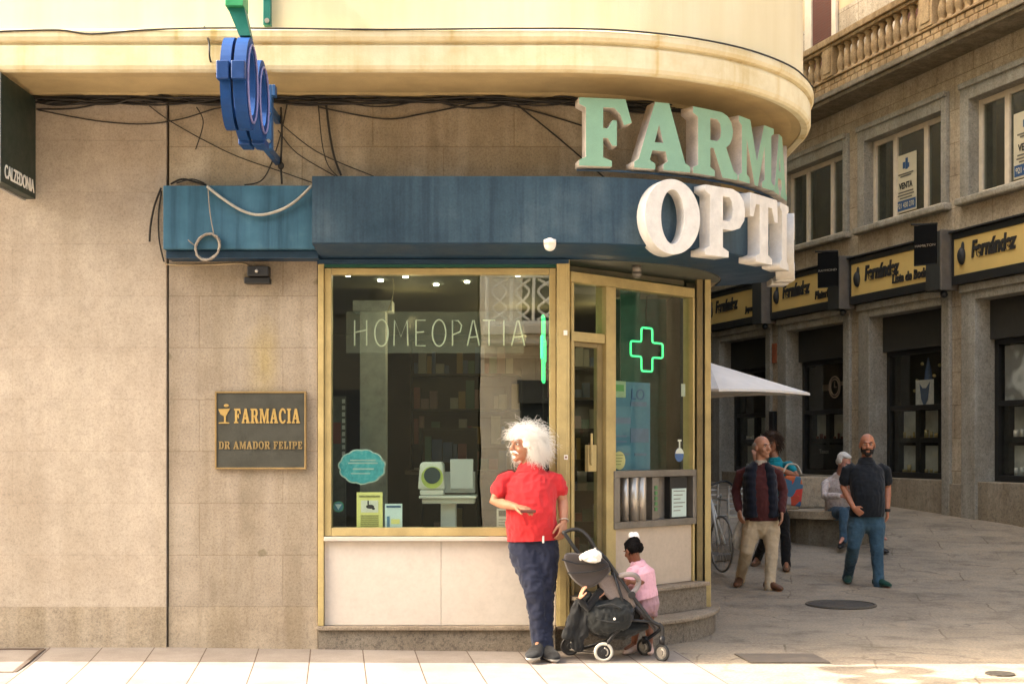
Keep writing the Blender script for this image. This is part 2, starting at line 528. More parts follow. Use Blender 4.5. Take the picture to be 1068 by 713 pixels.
for i in range(len(ys) - 1):
    for j in range(len(xs) - 1):
        bm.faces.new((g[i][j], g[i][j + 1], g[i + 1][j + 1], g[i + 1][j]))
obj('ground', bm, plaza, smooth=True, kind='structure')

k = NT('pavement_slabs')
sp = k.n('ShaderNodeSeparateXYZ'); k.l(k.tc.outputs['Object'], sp.inputs[0])
sk = k.n('ShaderNodeMath', operation='MULTIPLY_ADD'); k.l(sp.outputs['Y'], sk.inputs[0]); sk.inputs[1].default_value = .131; k.l(sp.outputs['X'], sk.inputs[2])
ad = k.n('ShaderNodeMath', operation='ADD'); k.l(sk.outputs[0], ad.inputs[0]); ad.inputs[1].default_value = 40.0 * .4045 + .198
cb = k.n('ShaderNodeCombineXYZ'); k.l(ad.outputs[0], cb.inputs[0])
y2 = k.n('ShaderNodeMath', operation='ADD'); k.l(sp.outputs['Y'], y2.inputs[0]); y2.inputs[1].default_value = 27.5; k.l(y2.outputs[0], cb.inputs[1])
br = k.n('ShaderNodeTexBrick'); k.l(cb.outputs[0], br.inputs['Vector']); br.offset = 0
br.inputs['Scale'].default_value = 1; br.inputs['Brick Width'].default_value = .4045; br.inputs['Row Height'].default_value = 2.2
br.inputs['Mortar Size'].default_value = .0045; br.inputs['Mortar Smooth'].default_value = .2
br.inputs['Color1'].default_value = (1, 1, 1, 1); br.inputs['Color2'].default_value = (.88, .87, .86, 1); br.inputs['Mortar'].default_value = (.30, .22, .16, 1)
fin = k.noise(110, 3, .7); mid = k.noise(4, 5, .65)
c_ = k.ramp(fin, [(.3, (.245, .213, .183)), (.7, (.335, .293, .252))])
c_ = k.mul(c_, k.ramp(mid, [(.3, (.84, .83, .82)), (.65, g3(1.0))]))
vg = k.n('ShaderNodeTexVoronoi'); vg.inputs['Scale'].default_value = 2.7; k.l(k.tc.outputs['Object'], vg.inputs['Vector'])
c_ = k.mul(c_, k.ramp(vg.outputs['Distance'], [(.045, g3(.62)), (.06, g3(1.0))]))
c_ = k.mul(c_, k.ramp(k.noise(1.2, 6, .7), [(.35, (.80, .78, .76)), (.6, g3(1.0))]))
c_ = k.mul(c_, br.outputs['Color'])
iv = k.n('ShaderNodeMath', operation='SUBTRACT'); iv.inputs[0].default_value = 1; k.l(br.outputs['Fac'], iv.inputs[1])
pave = k.out(c_, .75, k.bump(iv.outputs[0], .4, .006, k.bump(fin, .2, .003)), 0, .25)
bm = B()
xs = [-14, -9, -5, -2.7, -1.5, -.8, 0, .5, 1.28]
ys = [2, 6, 9, 9.8, 10.1, 10.48]
def pz(x, y):
    return .004 + .035 * max(0, min(1, (y - 9.6) / .85)) * max(0, min(1, (-.2 - x) / 2.5))
g = [[bm.verts.new((x - (.131 * (y - 10.45) if x > 1 else 0), y, pz(x, y))) for x in xs] for y in ys]
for i in range(len(ys) - 1):
    for j in range(len(xs) - 1):
        bm.faces.new((g[i][j], g[i][j + 1], g[i + 1][j + 1], g[i + 1][j]))
obj('pavement', bm, pave, smooth=True, kind='structure')

# ------------------------------------------------------------------ the pharmacy building
ph = thing('pharmacy_building', 'cream and granite building with a rounded corner over a gold framed pharmacy shop front', 'building')
XJ = -2.68
bm = B(); box(bm, -14, XJ - .007, YF - .012, YF + .5, 0, 4.33); obj('left_wall', bm, granite, ph, bevel=.006)
bm = B(); box(bm, XJ + .007, -1.512, YF, YF + .5, 0, 3.06); obj('stone_wall', bm, granite_panel, ph, bevel=.006)
bm = B(); box(bm, -14, XJ - .008, YF - .016, YF - .0125, 0, .352); box(bm, XJ + .008, -1.513, YF - .004, YF - .0005, 0, .352)
obj('base_course', bm, stone('granite_base', (.43, .36, .27), .28, mott=.3, streak=.2, gs=130), ph)
bm = B(); box(bm, XJ - .03, XJ + .03, YF + .02, YF + .4, 0, 4.3); obj('joint_filler', bm, plain('joint_brown', (.05, .035, .02), .9), ph)  # dark brown strip set in the gap between the two walls
bm = B(); sweep(bm, [(0, 3.062), (0, 4.335), (-.3, 4.335), (-.3, 3.062)], xleft=XJ + .012); obj('frieze_wall', bm, granite_frieze, ph)
# moulding and cove under the upper storey
bm = B()
prof = [(.0, 4.30), (.05, 4.30), (.09, 4.325), (.45, 4.345), (.60, 4.335), (.68, 4.318)]
prof2 = prof + [(.68, 4.45), (0, 4.45)]
sweep(bm, prof2); obj('cove', bm, soffit_m, ph, smooth=False)
bm = B()
prof = [(.682, 4.312), (.735, 4.305), (.755, 4.318), (.765, 4.345), (.765, 4.475), (.758, 4.492), (.740, 4.497), (.740, 4.512), (.775, 4.52),
        (.79, 4.545), (.79, 4.585), (.775, 4.603), (.69, 4.612), (.682, 4.612)]
sweep(bm, prof, n=40); obj('cornice', bm, cornice_m, ph)
bm = B(); sweep(bm, [(.70, 4.60), (.70, 13.2), (.4, 13.2), (.4, 4.60)], n=40); obj('upper_wall', bm, cream, ph)
bm = B()
pp = [(-14, 10.2)] + [(CX + 2.1 * math.sin(R(a)), CY - 2.1 * math.cos(R(a))) for a in range(0, 91, 6)] + [(CX + 2.1, 40), (-14, 40)]
pp[0] = (-14, CY - 2.1)
prism(bm, pp, 4.47, 13.1)
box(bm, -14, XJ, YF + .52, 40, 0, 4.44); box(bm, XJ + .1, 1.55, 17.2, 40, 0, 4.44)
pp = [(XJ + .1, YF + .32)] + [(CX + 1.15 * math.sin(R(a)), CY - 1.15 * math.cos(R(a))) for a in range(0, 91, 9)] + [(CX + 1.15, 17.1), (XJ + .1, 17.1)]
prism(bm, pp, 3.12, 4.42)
obj('light_block_core', bm, dark_int, ph)  # unseen solid mass, added to keep sun and sky out of the hollow building
bm = B(); box(bm, 1.56, 1.762, 11.98, 40, 0, 3.058); obj('side_wall', bm, granite_panel, ph, bevel=.005)

# plinth, doorsteps
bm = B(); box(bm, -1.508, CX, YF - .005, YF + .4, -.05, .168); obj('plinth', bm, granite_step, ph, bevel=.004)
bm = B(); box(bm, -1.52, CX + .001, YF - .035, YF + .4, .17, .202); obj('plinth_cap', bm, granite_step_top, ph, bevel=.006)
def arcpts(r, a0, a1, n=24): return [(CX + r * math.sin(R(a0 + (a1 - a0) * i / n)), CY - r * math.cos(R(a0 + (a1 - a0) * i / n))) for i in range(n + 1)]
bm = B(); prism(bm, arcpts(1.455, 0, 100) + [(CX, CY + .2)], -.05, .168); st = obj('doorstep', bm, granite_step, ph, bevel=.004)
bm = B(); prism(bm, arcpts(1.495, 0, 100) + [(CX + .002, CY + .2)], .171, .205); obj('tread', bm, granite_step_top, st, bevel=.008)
CA = Vector((.448, 10.46, 0)); CU = Vector((.698, .716, 0)).normalized(); CN = Vector((CU.y, -CU.x, 0))
def C(v): return CA + CU * v.x - CN * v.y + Vector((0, 0, v.z))          # local: x along the chamfer, +y inward
def cs(px):
    q = (px - CXP) / F0
    return (10.46 * q - .448) / (.698 - .716 * q)
def cz(px, py):
    s = cs(px); return CAMZ - (py - HORIZ) / F0 * (10.46 + .716 * s)
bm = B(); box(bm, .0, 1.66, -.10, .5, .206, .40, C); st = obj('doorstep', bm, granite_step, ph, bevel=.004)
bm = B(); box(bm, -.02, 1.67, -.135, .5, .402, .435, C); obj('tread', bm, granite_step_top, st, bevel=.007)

# main display window
WX0, WX1 = -1.508, (580 - CXP) / F0 * YF
zt, zb = 3.045, .20
win = None
bm = B()
box(bm, WX0, WX0 + .045, YF - .02, YF + .12, .205, zt)                     # outer jamb
box(bm, WX0 + .047, WX0 + .10, YF + .0, YF + .11, .90, 2.985)
box(bm, WX1 - .052, WX1 - .002, YF + .0, YF + .11, .90, 2.985)
box(bm, WX0 + .102, WX1 - .054, YF + .0, YF + .11, 2.935, 2.985)
box(bm, WX0 + .102, WX1 - .054, YF - .0, YF + .11, .90, .965)
win = obj('display_window', bm, gold, ph, bevel=.004)
bm = B(); box(bm, WX0 + .047, WX1 + .0, YF - .005, YF + .1, 2.99, zt); obj('head_trim', bm, green_trim, win)
bm = B(); box(bm, WX0 + .10, WX1 - .05, YF + .04, YF + .052, .96, 2.94); obj('pane', bm, glass_m, win)
bm = B(); box(bm, WX0 + .047, WX1 - .002, YF - .035, YF + .1, .862, .897); obj('sill', bm, marble_w, win, bevel=.006)
bm = B(); xm = (460 - CXP) / F0 * YF
box(bm, WX0 + .047, xm - .0015, YF + .012, YF + .1, .205, .858); obj('marble_panel', bm, marble_w, ph, bevel=.002)
bm = B(); box(bm, xm + .0015, WX1 - .002, YF + .012, YF + .1, .205, .858); obj('marble_panel', bm, marble_w, ph, bevel=.002)
# column between window and door
bm = B(); box(bm, WX1 + .003, .447, YF - .045, YF + .1, .206, zt); box(bm, WX1 + .02, .425, YF - .049, YF - .04, .206, zt)
obj('column', bm, gold, ph, bevel=.005)

# chamfered corner: door with transom, then fixed pane over a night hatch
s_d0, s_d1, s_p0, s_p1 = .03, cs(630), cs(640), cs(721)
zh = 2.90
bm = B(); box(bm, .0, 1.60, -.02, .08, zh - .02, zh + .06, C); box(bm, s_d1, s_p0, -.025, .09, .436, zh - .022, C)
box(bm, s_p1, 1.60, -.02, .09, .436, zh - .022, C)
obj('corner_frame', bm, gold, ph, bevel=.004)
bm = B()
ztr = 2.42
box(bm, .012, s_d1 - .002, -.012, .06, ztr, ztr + .075, C)
box(bm, .012, .045, -.01, .06, .436, zh - .022, C)
dr = obj('door', bm, gold, ph, bevel=.003)
bm = B(); box(bm, .046, s_d1 - .003, .02, .028, ztr + .076, zh - .024, C); obj('transom_pane', bm, glass_c, dr)
bm = B()
for a, b in ((.048, .075), (s_d1 - .07, s_d1 - .006)): box(bm, a, b, .01, .05, .45, ztr - .004, C)
box(bm, .077, s_d1 - .072, .01, .05, .45, .56, C); box(bm, .077, s_d1 - .072, .01, .05, ztr - .04, ztr - .004, C)
lf = obj('door_leaf', bm, gold_d, dr, bevel=.003)
bm = B(); box(bm, .076, s_d1 - .071, .026, .034, .558, ztr - .042, C); obj('door_pane', bm, glass_c, dr)
bm = B(); box(bm, .19, .29, -.03, .008, 1.40, 1.61, C); cyl(bm, C(Vector((.21, -.045, 1.45))), C(Vector((.21, -.045, 1.70))), .010)
obj('door_handle', bm, gold, dr, bevel=.004)
bm = B(); box(bm, s_p0 - .002, s_p1 + .002, .02, .03, 1.40, zh - .02, C); obj('corner_pane', bm, glass_c, ph)
bm = B()
box(bm, s_p0 - .03, s_p1 + .03, -.035, .06, 1.345, 1.40, C); box(bm, s_p0 - .03, s_p1 + .03, -.035, .06, .93, .985, C)
box(bm, s_p0 - .03, s_p0 + .04, -.035, .06, .986, 1.344, C); box(bm, s_p1 - .02, s_p1 + .03, -.035, .06, .986, 1.344, C)
box(bm, s_p0 + .04, s_p1 - .02, .05, .058, .98, 1.35, C)
ht = obj('night_hatch', bm, steel_d, ph, bevel=.004)
L = s_p1 - s_p0
for i, q in enumerate((.14, .24, .335)):
    bm = B(); cyl(bm, C(Vector((s_p0 + L * q, .0, .988))), C(Vector((s_p0 + L * q, .0, 1.342))), .045 if i else .03, 20); obj('roller', bm, steel, ht, smooth=True)
bm = B(); box(bm, s_p0 + L * .46, s_p0 + L * .54, -.02, .05, .988, 1.342, C); obj('button_strip', bm, steel_d, ht, bevel=.003)
for i in range(5):
    bm = B(); box(bm, s_p0 + L * .485, s_p0 + L * .515, -.028, -.019, 1.06 + i * .045, 1.09 + i * .045, C); obj('button', bm, plain('button_green', (.10, .26, .10), .5), ht)
bm = B(); box(bm, s_p0 + L * .70, s_p0 + L * .93, -.01, .05, .99, 1.34, C); obj('niche', bm, black, ht)
bm = B(); box(bm, s_p0 + L * .72, s_p0 + L * .91, -.016, -.011, 1.00, 1.24, C); nt = obj('notice', bm, plain('notice_paper', (.48, .60, .56), .6, var=.06), ht)
bm = B()
for i in range(6): box(bm, s_p0 + L * .74, s_p0 + L * (.89 - .03 * (i % 3)), -.0185, -.0165, 1.215 - i * .033, 1.222 - i * .033, C)
obj('print', bm, steel_d, nt)
bm = B(); box(bm, s_p0 - .003, s_p1 + .003, .0, .08, .44, .928, C); obj('marble_panel', bm, marble, ph, bevel=.002)
for i in range(9):
    pass
# corner post with its dark gap
bm = B(); box(bm, 1.60, 1.652, 11.63, 11.75, .206, zt); obj('corner_post', bm, gold_d, ph, bevel=.004)
bm = B(); box(bm, 1.653, 1.673, 11.70, 11.80, .206, zt); obj('post_gap', bm, black, ph)
bm = B(); box(bm, 1.675, 1.728, 11.66, 11.78, .206, zt); box(bm, 1.68, 1.738, 11.785, 11.975, .2, zt); obj('corner_post', bm, gold, ph, bevel=.004)
# soffit over the door bay
bm = B(); prism(bm, arcpts(1.49, 0, 88, 20) + [(CX, CY)], 3.046, 3.058); so_ = obj('soffit', bm, plain('soffit_board', (.10, .105, .085), .6), ph)
spot_e = emit('spot_glow', (1, .93, .75), 5.0)
for px, py in ((608, 291.5), (632, 296)):
    v = P(px, py, 10.45 * 0 + (CAMZ - 3.04) * -F0 / (HORIZ - py)); bm = B(); cyl(bm, (v.x, v.y, 3.046), (v.x, v.y, 3.030), .022, 18); obj('spot_lamp', bm, spot_e, so_)

# interior of the shop
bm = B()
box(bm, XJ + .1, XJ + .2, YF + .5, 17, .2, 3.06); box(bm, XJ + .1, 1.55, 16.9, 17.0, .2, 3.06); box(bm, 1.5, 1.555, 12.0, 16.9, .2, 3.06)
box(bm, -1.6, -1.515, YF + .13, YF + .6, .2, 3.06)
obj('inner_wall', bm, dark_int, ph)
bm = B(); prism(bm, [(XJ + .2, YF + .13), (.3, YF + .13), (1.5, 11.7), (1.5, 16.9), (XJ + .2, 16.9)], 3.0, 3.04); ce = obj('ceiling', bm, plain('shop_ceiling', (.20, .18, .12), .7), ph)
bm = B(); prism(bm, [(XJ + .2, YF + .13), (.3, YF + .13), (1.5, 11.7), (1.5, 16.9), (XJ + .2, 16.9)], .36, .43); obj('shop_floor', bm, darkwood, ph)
for px, py, q in ((363, 286, 1), (397, 291.5, 2), (423, 287.5, 1), (540, 286, 1), (455, 296, 2), (487, 293, 2)):
    Y = (3.0 - CAMZ) * F0 / (HORIZ - py); v = P(px, py, Y)
    bm = B(); cyl(bm, (v.x, v.y, 2.999), (v.x, v.y, 2.985), .022, 16); obj('spot_lamp', bm, spot_e, ce)
for x, y, e in ((-.9, 12.0, .5), (.1, 13.5, 1.0), (.9, 13.2, .8)):
    ld = bpy.data.lights.new('shop_lamp', 'POINT'); ld.energy = e; ld.color = (1, .78, .42); ld.shadow_soft_size = .06
    lo = bpy.data.objects.new('shop_lamp', ld); lo.location = (x, y, 2.7); COL.objects.link(lo)
bm = B(); box(bm, -1.36, -1.13, 12.0, 12.2, .43, 2.80); box(bm, -1.42, -1.07, 11.97, 12.23, 2.802, 2.9); obj('pillar', bm, plain('pillar_grey', (.60, .60, .55), .6), ph, bevel=.004)
cols = [plain('pack_%s' % n, c, .5, var=.1) for n, c in (('red', (.16, .04, .03)), ('white', (.26, .25, .21)), ('green', (.05, .11, .07)), ('blue', (.04, .07, .13)), ('amber', (.22, .14, .04)), ('pink', (.20, .12, .11)))]
def shelf(x0, x1, y0, y1, z0, z1, n, label, face='y'):
    t = thing('medicine_shelf', label, 'shelf', ((x0 + x1) / 2, (y0 + y1) / 2, z0))
    bm = B()
    for i in range(n + 1):
        z = z0 + (z1 - z0) * i / n; box(bm, x0, x1, y0, y1, z, z + .022)
    if face == 'y':
        box(bm, x0 - .02, x0 - .001, y0, y1, z0, z1 + .022); box(bm, x1 + .001, x1 + .02, y0, y1, z0, z1 + .022); box(bm, x0, x1, y1 + .001, y1 + .015, z0, z1)
    else:
        box(bm, x0, x1, y0 - .02, y0 - .001, z0, z1 + .022); box(bm, x0, x1, y1 + .001, y1 + .02, z0, z1 + .022); box(bm, x0 - .015, x0 - .001, y0, y1, z0, z1)
    obj('rack', bm, darkwood, t)
    bms = [B() for _ in cols]
    for i in range(n):
        z = z0 + (z1 - z0) * i / n + .024
        p = (x0 if face == 'y' else y0) + .03
        lim = (x1 if face == 'y' else y1) - .1
        while p < lim:
            w = random.uniform(.04, .11); h = random.uniform(.08, (z1 - z0) / n - .07)
            if random.random() < .8:
                b = random.choice(bms)
                if face == 'y': box(b, p, p + w - .008, y0 + .04, y0 + .16, z, z + h)
                else: box(b, x1 - .16, x1 - .04, p, p + w - .008, z, z + h)
            p += w
    for b, m in zip(bms, cols):
        if len(b.faces): obj('packs', b, m, t, kind='stuff')
        else: b.free()
    return t
shelf(-1.10, .1, 14.6, 14.85, .45, 2.75, 6, 'tall dark shelf of medicine packs behind the big display window')
shelf(.35, 1.45, 14.2, 14.45, .45, 2.75, 7, 'tall dark shelf of medicine packs seen through the open doorway')
shelf(-2.45, -2.2, 12.2, 14.2, .45, 2.6, 6, 'dark side shelf of packs at the left end of the shop interior', 'x')
dsp = thing('display_poster', 'tall pale poster board with red top standing at the left inside the window', 'poster', (-1.52, 11.3, .43))
bm = B(); box(bm, -1.58, -1.40, 11.3, 11.33, .9, 2.02); obj('board', bm, plain('board_pale', (.10, .10, .085), .6, var=.4), dsp)
bm = B(); box(bm, -1.57, -1.44, 11.29, 11.298, 1.62, 1.80); obj('picture', bm, cols[0], dsp)
bm = B()
for i in range(9): box(bm, -1.43, -1.405, 11.29, 11.298, 1.52 + i * .055, 1.555 + i * .055)
obj('print', bm, plain('board_white', (.5, .5, .46), .6), dsp)
shelf(-.85, -.35, 12.6, 12.8, .45, 1.75, 4, 'low dark shelf of packs behind the blood pressure machine')
ct = thing('shop_counter', 'dark counter standing inside the shop behind the window', 'counter', (-.4, 13.4, .43))
bm = B(); box(bm, -1.0, .3, 13.2, 13.6, .43, 1.32); obj('body', bm, darkwood, ct)
bm = B(); box(bm, -1.05, .35, 13.15, 13.65, 1.322, 1.36); obj('top', bm, plain('counter_top', (.12, .09, .06), .3), ct, bevel=.005)

# ------------------------------------------------------------------ blue canopy
cn = thing('blue_canopy', 'faded blue metal canopy wrapping round the corner above the shop front', 'canopy', (0, YF, 3.04))
XC = (325.5 - CXP) / F0 * 9.93
bm = B(); sweep(bm, [(.003, 3.052), (.20, 3.062), (.505, 3.095), (.52, 3.105), (.52, 3.595), (.003, 3.595)], xleft=XC, yback=12.2, n=36); 
me_n = obj('curved_panel', bm, [canopy_m, canopy_under], cn)
for p in me_n.data.polygons:
    if p.normal.z < -.6: p.material_index = 1
bm = B(); box(bm, (170 - CXP) / F0 * 10.2, XC - .003, 10.20, YF - .003, 3.095, 3.578); obj('flat_panel', bm, canopy_teal, cn, bevel=.006)
bm = B(); box(bm, (171 - CXP) / F0 * 10.2, XC - .003, 10.26, YF - .003, 3.035, 3.092); obj('lower_rail', bm, canopy_under, cn, bevel=.004)
bm = B(); box(bm, WX0 - .0, .44, YF - .06, YF - .003, 3.012, 3.046); obj('lower_trim', bm, canopy_under, cn)
bm = B(); v = P(573.5, 253, 9.93); ell(bm, (v.x, 9.93, 3.09), (.045, .035, .05)); cyl(bm, (v.x, 9.93, 3.09), (v.x, 9.93, 3.125), .046)
tag(obj('motion_sensor', bm, white, smooth=True, loc=(v.x, 9.93, 3.09)), 'small white rounded sensor under the front edge of the canopy', 'sensor')
bm = B(); cyl(bm, (1.0, 10.75, 3.05), (1.0, 10.75, 2.99), .035); ell(bm, (1.0, 10.75, 2.975), (.04, .04, .03))
tag(obj('dome_sensor', bm, steel_d, smooth=True, loc=(1.0, 10.75, 3.05)), 'little grey dome camera under the canopy over the corner pane', 'camera')

# ------------------------------------------------------------------ stone building across the street
U = Vector((-.29, .957, 0)).normalized(); N = Vector((-U.y, U.x, 0)); B0 = Vector((7.51, 19.7, 0))
def S(v): return B0 + U * v.x + N * v.y + Vector((0, 0, v.z))              # local: x along the front (away), y towards the street
def tb(px, o=0.0):
    Y = (13.479 - 1.0449 * o) / ((px - CXP) / F0 + .303)
    return (Y - 19.7) * 1.0449 - .303 * o * 0, Y
ang = (U.x, U.y, 0)
beige_ashlar = stone('beige_ashlar', (.57, .49, .37), .34, course=.52, brick_w=.95, joint=(.58, .54, .48), ang=ang, z0=4.95, mott=.26, gs=60, streak=.12, jw=.008)
grey_granite = stone('grey_granite', (.39, .375, .325), .34, mott=.25, gs=70, streak=.12)
sill_stone = stone('grey_sill', (.44, .41, .34), .3, mott=.25, gs=60, streak=.2)
plinth_stone = stone('plinth_stone', (.40, .35, .27), .34, mott=.3, gs=60, streak=.15)
balustone = stone('warm_limestone', (.50, .355, .19), .26, mott=.35, gs=40, streak=.28)
slab_stone = stone('slab_stone', (.28, .24, .175), .3, mott=.3, gs=50, streak=.25)
ochre_wall = plain('ochre_plaster', (.56, .42, .25), .9, var=.15, scale=2)
sh_dark = plain('shutter_box', (.05, .05, .046), .6, var=.35)
frame_white = plain('window_white', (.70, .61, .47), .5, var=.12)
frame_dark = plain('shopfront_dark', (.02, .02, .019), .4, var=.3)
TN, TF = -13.4, 17.0
sb = thing('stone_building', 'grey stone building across the street with a balustraded balcony over dark shopfronts', 'building', (7.51, 19.7, .42))
bays = range(-5, 5)
def so_box(bm, t0, t1, o0, o1, z0, z1): box(bm, t0, t1, o0, o1, z0, z1, S)
# main wall pieces: piers, spandrels
bm = B()
for k_ in range(-5, 6):
    t = 1.43 + 3 * (k_ - 0)
    so_box(bm, t, t + .31, -.6, .0, 0, 4.12)
so_box(bm, TN, TF, -.6, .0, 4.121, 5.42)
for k_ in range(-5, 6):
    t = 1.45 + 3 * k_
    so_box(bm, t, t + .36, -.6, .0, 5.421, 7.27)
so_box(bm, TN, TF, -.6, .0, 7.271, 9.6)
obj('wall', bm, beige_ashlar, sb)
bm = B(); so_box(bm, TN, TF, -.6, -.002, 9.601, 10.7); so_box(bm, TN, TF, -6, -1.4, 0, 10.7); so_box(bm, TN, TF, -1.4, -.6, 4.1, 5.3); so_box(bm, TN, TF, -1.4, -.6, 7.3, 10.7)
obj('upper_wall', bm, ochre_wall, sb)
bm = B()
for k_ in range(-5, 5):
    t0 = 1.74 + 3 * k_
    so_box(bm, t0 + .20, t0 + 2.35, -.62, .0, 0, 1.05)
for k_ in range(-5, 6): so_box(bm, 1.41 + 3 * k_, 1.76 + 3 * k_, .001, .05, 0, 1.0)
obj('plinth', bm, plinth_stone, sb, bevel=.01)
for k_ in bays:                                             # granite surround of each shop opening
    t0 = 1.742 + 3 * k_
    bm = B()
    so_box(bm, t0, t0 + .205, -.5, .06, .0, 4.09); so_box(bm, t0 + 2.34, t0 + 2.686, -.5, .06, 0, 4.09)
    so_box(bm, t0 + .206, t0 + 2.339, -.5, .06, 3.86, 4.09); so_box(bm, t0 + .0, t0 + 2.686, .062, .10, 3.99, 4.115)
    obj('shop_surround', bm, grey_granite, sb, bevel=.012)
    bm = B(); so_box(bm, t0 + .207, t0 + 2.338, -.5, -.22, 3.25, 3.858); sx = obj('shutter_box', bm, sh_dark, sb)
    bm = B(); a, b = t0 + .207, t0 + 2.338
    so_box(bm, a, a + .09, -.40, -.30, 1.06, 3.248); so_box(bm, b - .09, b, -.40, -.30, 1.06, 3.248)
    so_box(bm, a + .091, b - .091, -.40, -.30, 1.06, 1.15); so_box(bm, a + .091, b - .091, -.40, -.30, 3.17, 3.248)
    so_box(bm, a + .091, b - .091, -.39, -.31, 2.22, 2.30)
    sw = obj('shop_window', bm, frame_dark, sb, bevel=.005)
    bm = B(); so_box(bm, a + .08, b - .08, -.36, -.352, 1.14, 3.18); obj('pane', bm, glass_d, sw)
    # display niches behind the glass
    bm = B()
    so_box(bm, a, b, -1.38, -1.30, 1.0, 3.9); so_box(bm, a, b, -1.3, -.41, 1.0, 1.145); so_box(bm, a, b, -1.3, -.41, 3.2, 3.24)
    so_box(bm, a - .1, a, -1.3, -.41, 1.0, 3.3); so_box(bm, b, b + .1, -1.3, -.41, 1.0, 3.3)
    so_box(bm, a, b, -.62, -.58, 2.24, 3.2)
    n_ = 3
    for i in range(n_ + 1):
        q = a + .09 + (b - a - .18) * i / n_
        so_box(bm, q - .07, q + .07, -.8, -.44, 1.146, 2.23)
    so_box(bm, a, b, -.8, -.44, 1.66, 1.74)
    obj('display_case', bm, frame_dark, sw)
    bm = B()
    for i in range(n_):
        q0 = a + .09 + (b - a - .18) * i / n_ + .09; q1 = a + .09 + (b - a - .18) * (i + 1) / n_ - .09
        for z in (1.15, 1.745): so_box(bm, q0, q1, -.56, -.53, z, z + .46)
    obj('backboard', bm, plain('display_panel', (.62, .62, .55), .6, var=.3, scale=3), sw)
    bm = B()
    for i in range(n_):
        q0 = a + .09 + (b - a - .18) * (i + .3) / n_
        for z in (1.148, 1.743):
            for j in range(3):
                q = q0 + j * .14; h = random.uniform(.03, .14)
                cyl(bm, S(Vector((q, -.49, z))), S(Vector((q, -.49, z + h))), random.uniform(.02, .04), 10)
    obj('jewellery', bm, random.choice([gold, white, cols[0]]), sw, smooth=True, kind='stuff')
# upper windows
def upper_window(k_):
    t0 = 1.81 + 3 * k_
    bm = B()
    so_box(bm, t0, t0 + .14, -.45, .07, 5.48, 7.26); so_box(bm, t0 + 2.42, t0 + 2.64, -.45, .07, 5.48, 7.26)
    so_box(bm, t0 + .141, t0 + 2.419, -.45, .07, 6.98, 7.26); so_box(bm, t0 - .0, t0 + 2.64, .072, .11, 7.17, 7.265)
    sr = obj('window_surround', bm, grey_granite, sb, bevel=.012)
    bm = B(); so_box(bm, t0 - .06, t0 + 2.70, -.45, .14, 5.36, 5.478); obj('sill', bm, sill_stone, sr, bevel=.03)
    a, b, z0, z1 = t0 + .142, t0 + 2.418, 5.48, 6.978
    bm = B()
    w = b - a
    m1, m2 = a + w * .30, a + w * .70
    for q0, q1 in ((a, a + .09), (b - .09, b), (m1 - .055, m1 + .055), (m2 - .055, m2 + .055)): so_box(bm, q0, q1, -.20, -.12, z0, z1)
    for q0, q1 in ((a + .091, m1 - .056), (m1 + .056, m2 - .056), (m2 + .056, b - .091)):
        so_box(bm, q0, q1, -.195, -.125, z0, z0 + .08); so_box(bm, q0, q1, -.195, -.125, z1 - .09, z1)
    wf = obj('window', bm, frame_white, sb, bevel=.006)
    bm = B(); so_box(bm, a + .08, b - .08, -.165, -.157, z0 + .07, z1 - .08); obj('pane', bm, glass_w, wf)
    bm = B(); so_box(bm, a, b, -.75, -.70, z0 - .1, z1 + .2); obj('room_back', bm, plain('room_reflection_tone', (.38, .30, .18), .9, var=.5, scale=1.6), wf)  # room tone made pale to stand in for reflections in the panes
    bm = B()
    q = a + .1
    while q < m1 - .2:
        cyl(bm, S(Vector((q, -.42, z0 - .05))), S(Vector((q, -.42, z1))), .04, 8); q += .075
    obj('curtain', bm, plain('curtain_grey', (.22, .23, .19), .9, var=.2), wf, smooth=True)
    return a, b, m1, m2, z0, z1
wins = {k_: upper_window(k_) for k_ in range(-5, 5)}
# balcony
bm = B(); so_box(bm, TN, TF, .002, .55, 7.73, 7.80); so_box(bm, TN, TF, .002, .60, 7.801, 7.86); so_box(bm, TN, TF, .002, .56, 7.861, 7.915); obj('balcony_slab', bm, slab_stone, sb, bevel=.012)
bm = B()
t = TN
while t < TF:
    so_box(bm, t, t + .205, .36, .53, 7.917, 8.02); so_box(bm, t + .1, t + .305, .355, .525, 8.022, 8.125); t += .222
obj('rusticated_base', bm, balustone, sb, bevel=.018)
bm = B(); so_box(bm, TN, TF, .33, .55, 8.127, 8.17); so_box(bm, TN, TF, .33, .56, 8.68, 8.74); so_box(bm, TN, TF, .30, .60, 8.742, 8.86); obj('handrail', bm, balustone, sb, bevel=.015)
for k_ in range(-5, 6):
    t = 1.46 + 3 * k_
    bm = B(); so_box(bm, t, t + .36, .32, .565, 8.172, 8.678); so_box(bm, t + .06, t + .30, .566, .58, 8.24, 8.61); obj('balcony_pier', bm, balustone, sb, bevel=.012)
prof_b = [(.0, .075), (.03, .075), (.05, .055), (.08, .06), (.14, .078), (.22, .078), (.32, .052), (.40, .038), (.43, .05), (.455, .05), (.47, .07), (.508, .07)]
bal_me = None
for k_ in range(-2, 5):
    for i in range(12):
        t = 1.46 + 3 * k_ + .36 + (2.64) * (i + .5) / 12
        if t < TN + .3 or t > TF - .4: continue
        c = S(Vector((t, .445, 8.17)))
        if bal_me is None:
            bm = B(); loft(bm, [c + Vector((0, 0, z)) for z, r in prof_b], [r for z, r in prof_b], 14, Vector((1, 0, 0)), False)
            bo = obj('baluster', bm, balustone, sb, smooth=True); bal_me = bo; c0 = c
        else:
            o = bal_me.copy(); COL.objects.link(o); o.parent = sb; o.location = c - c0
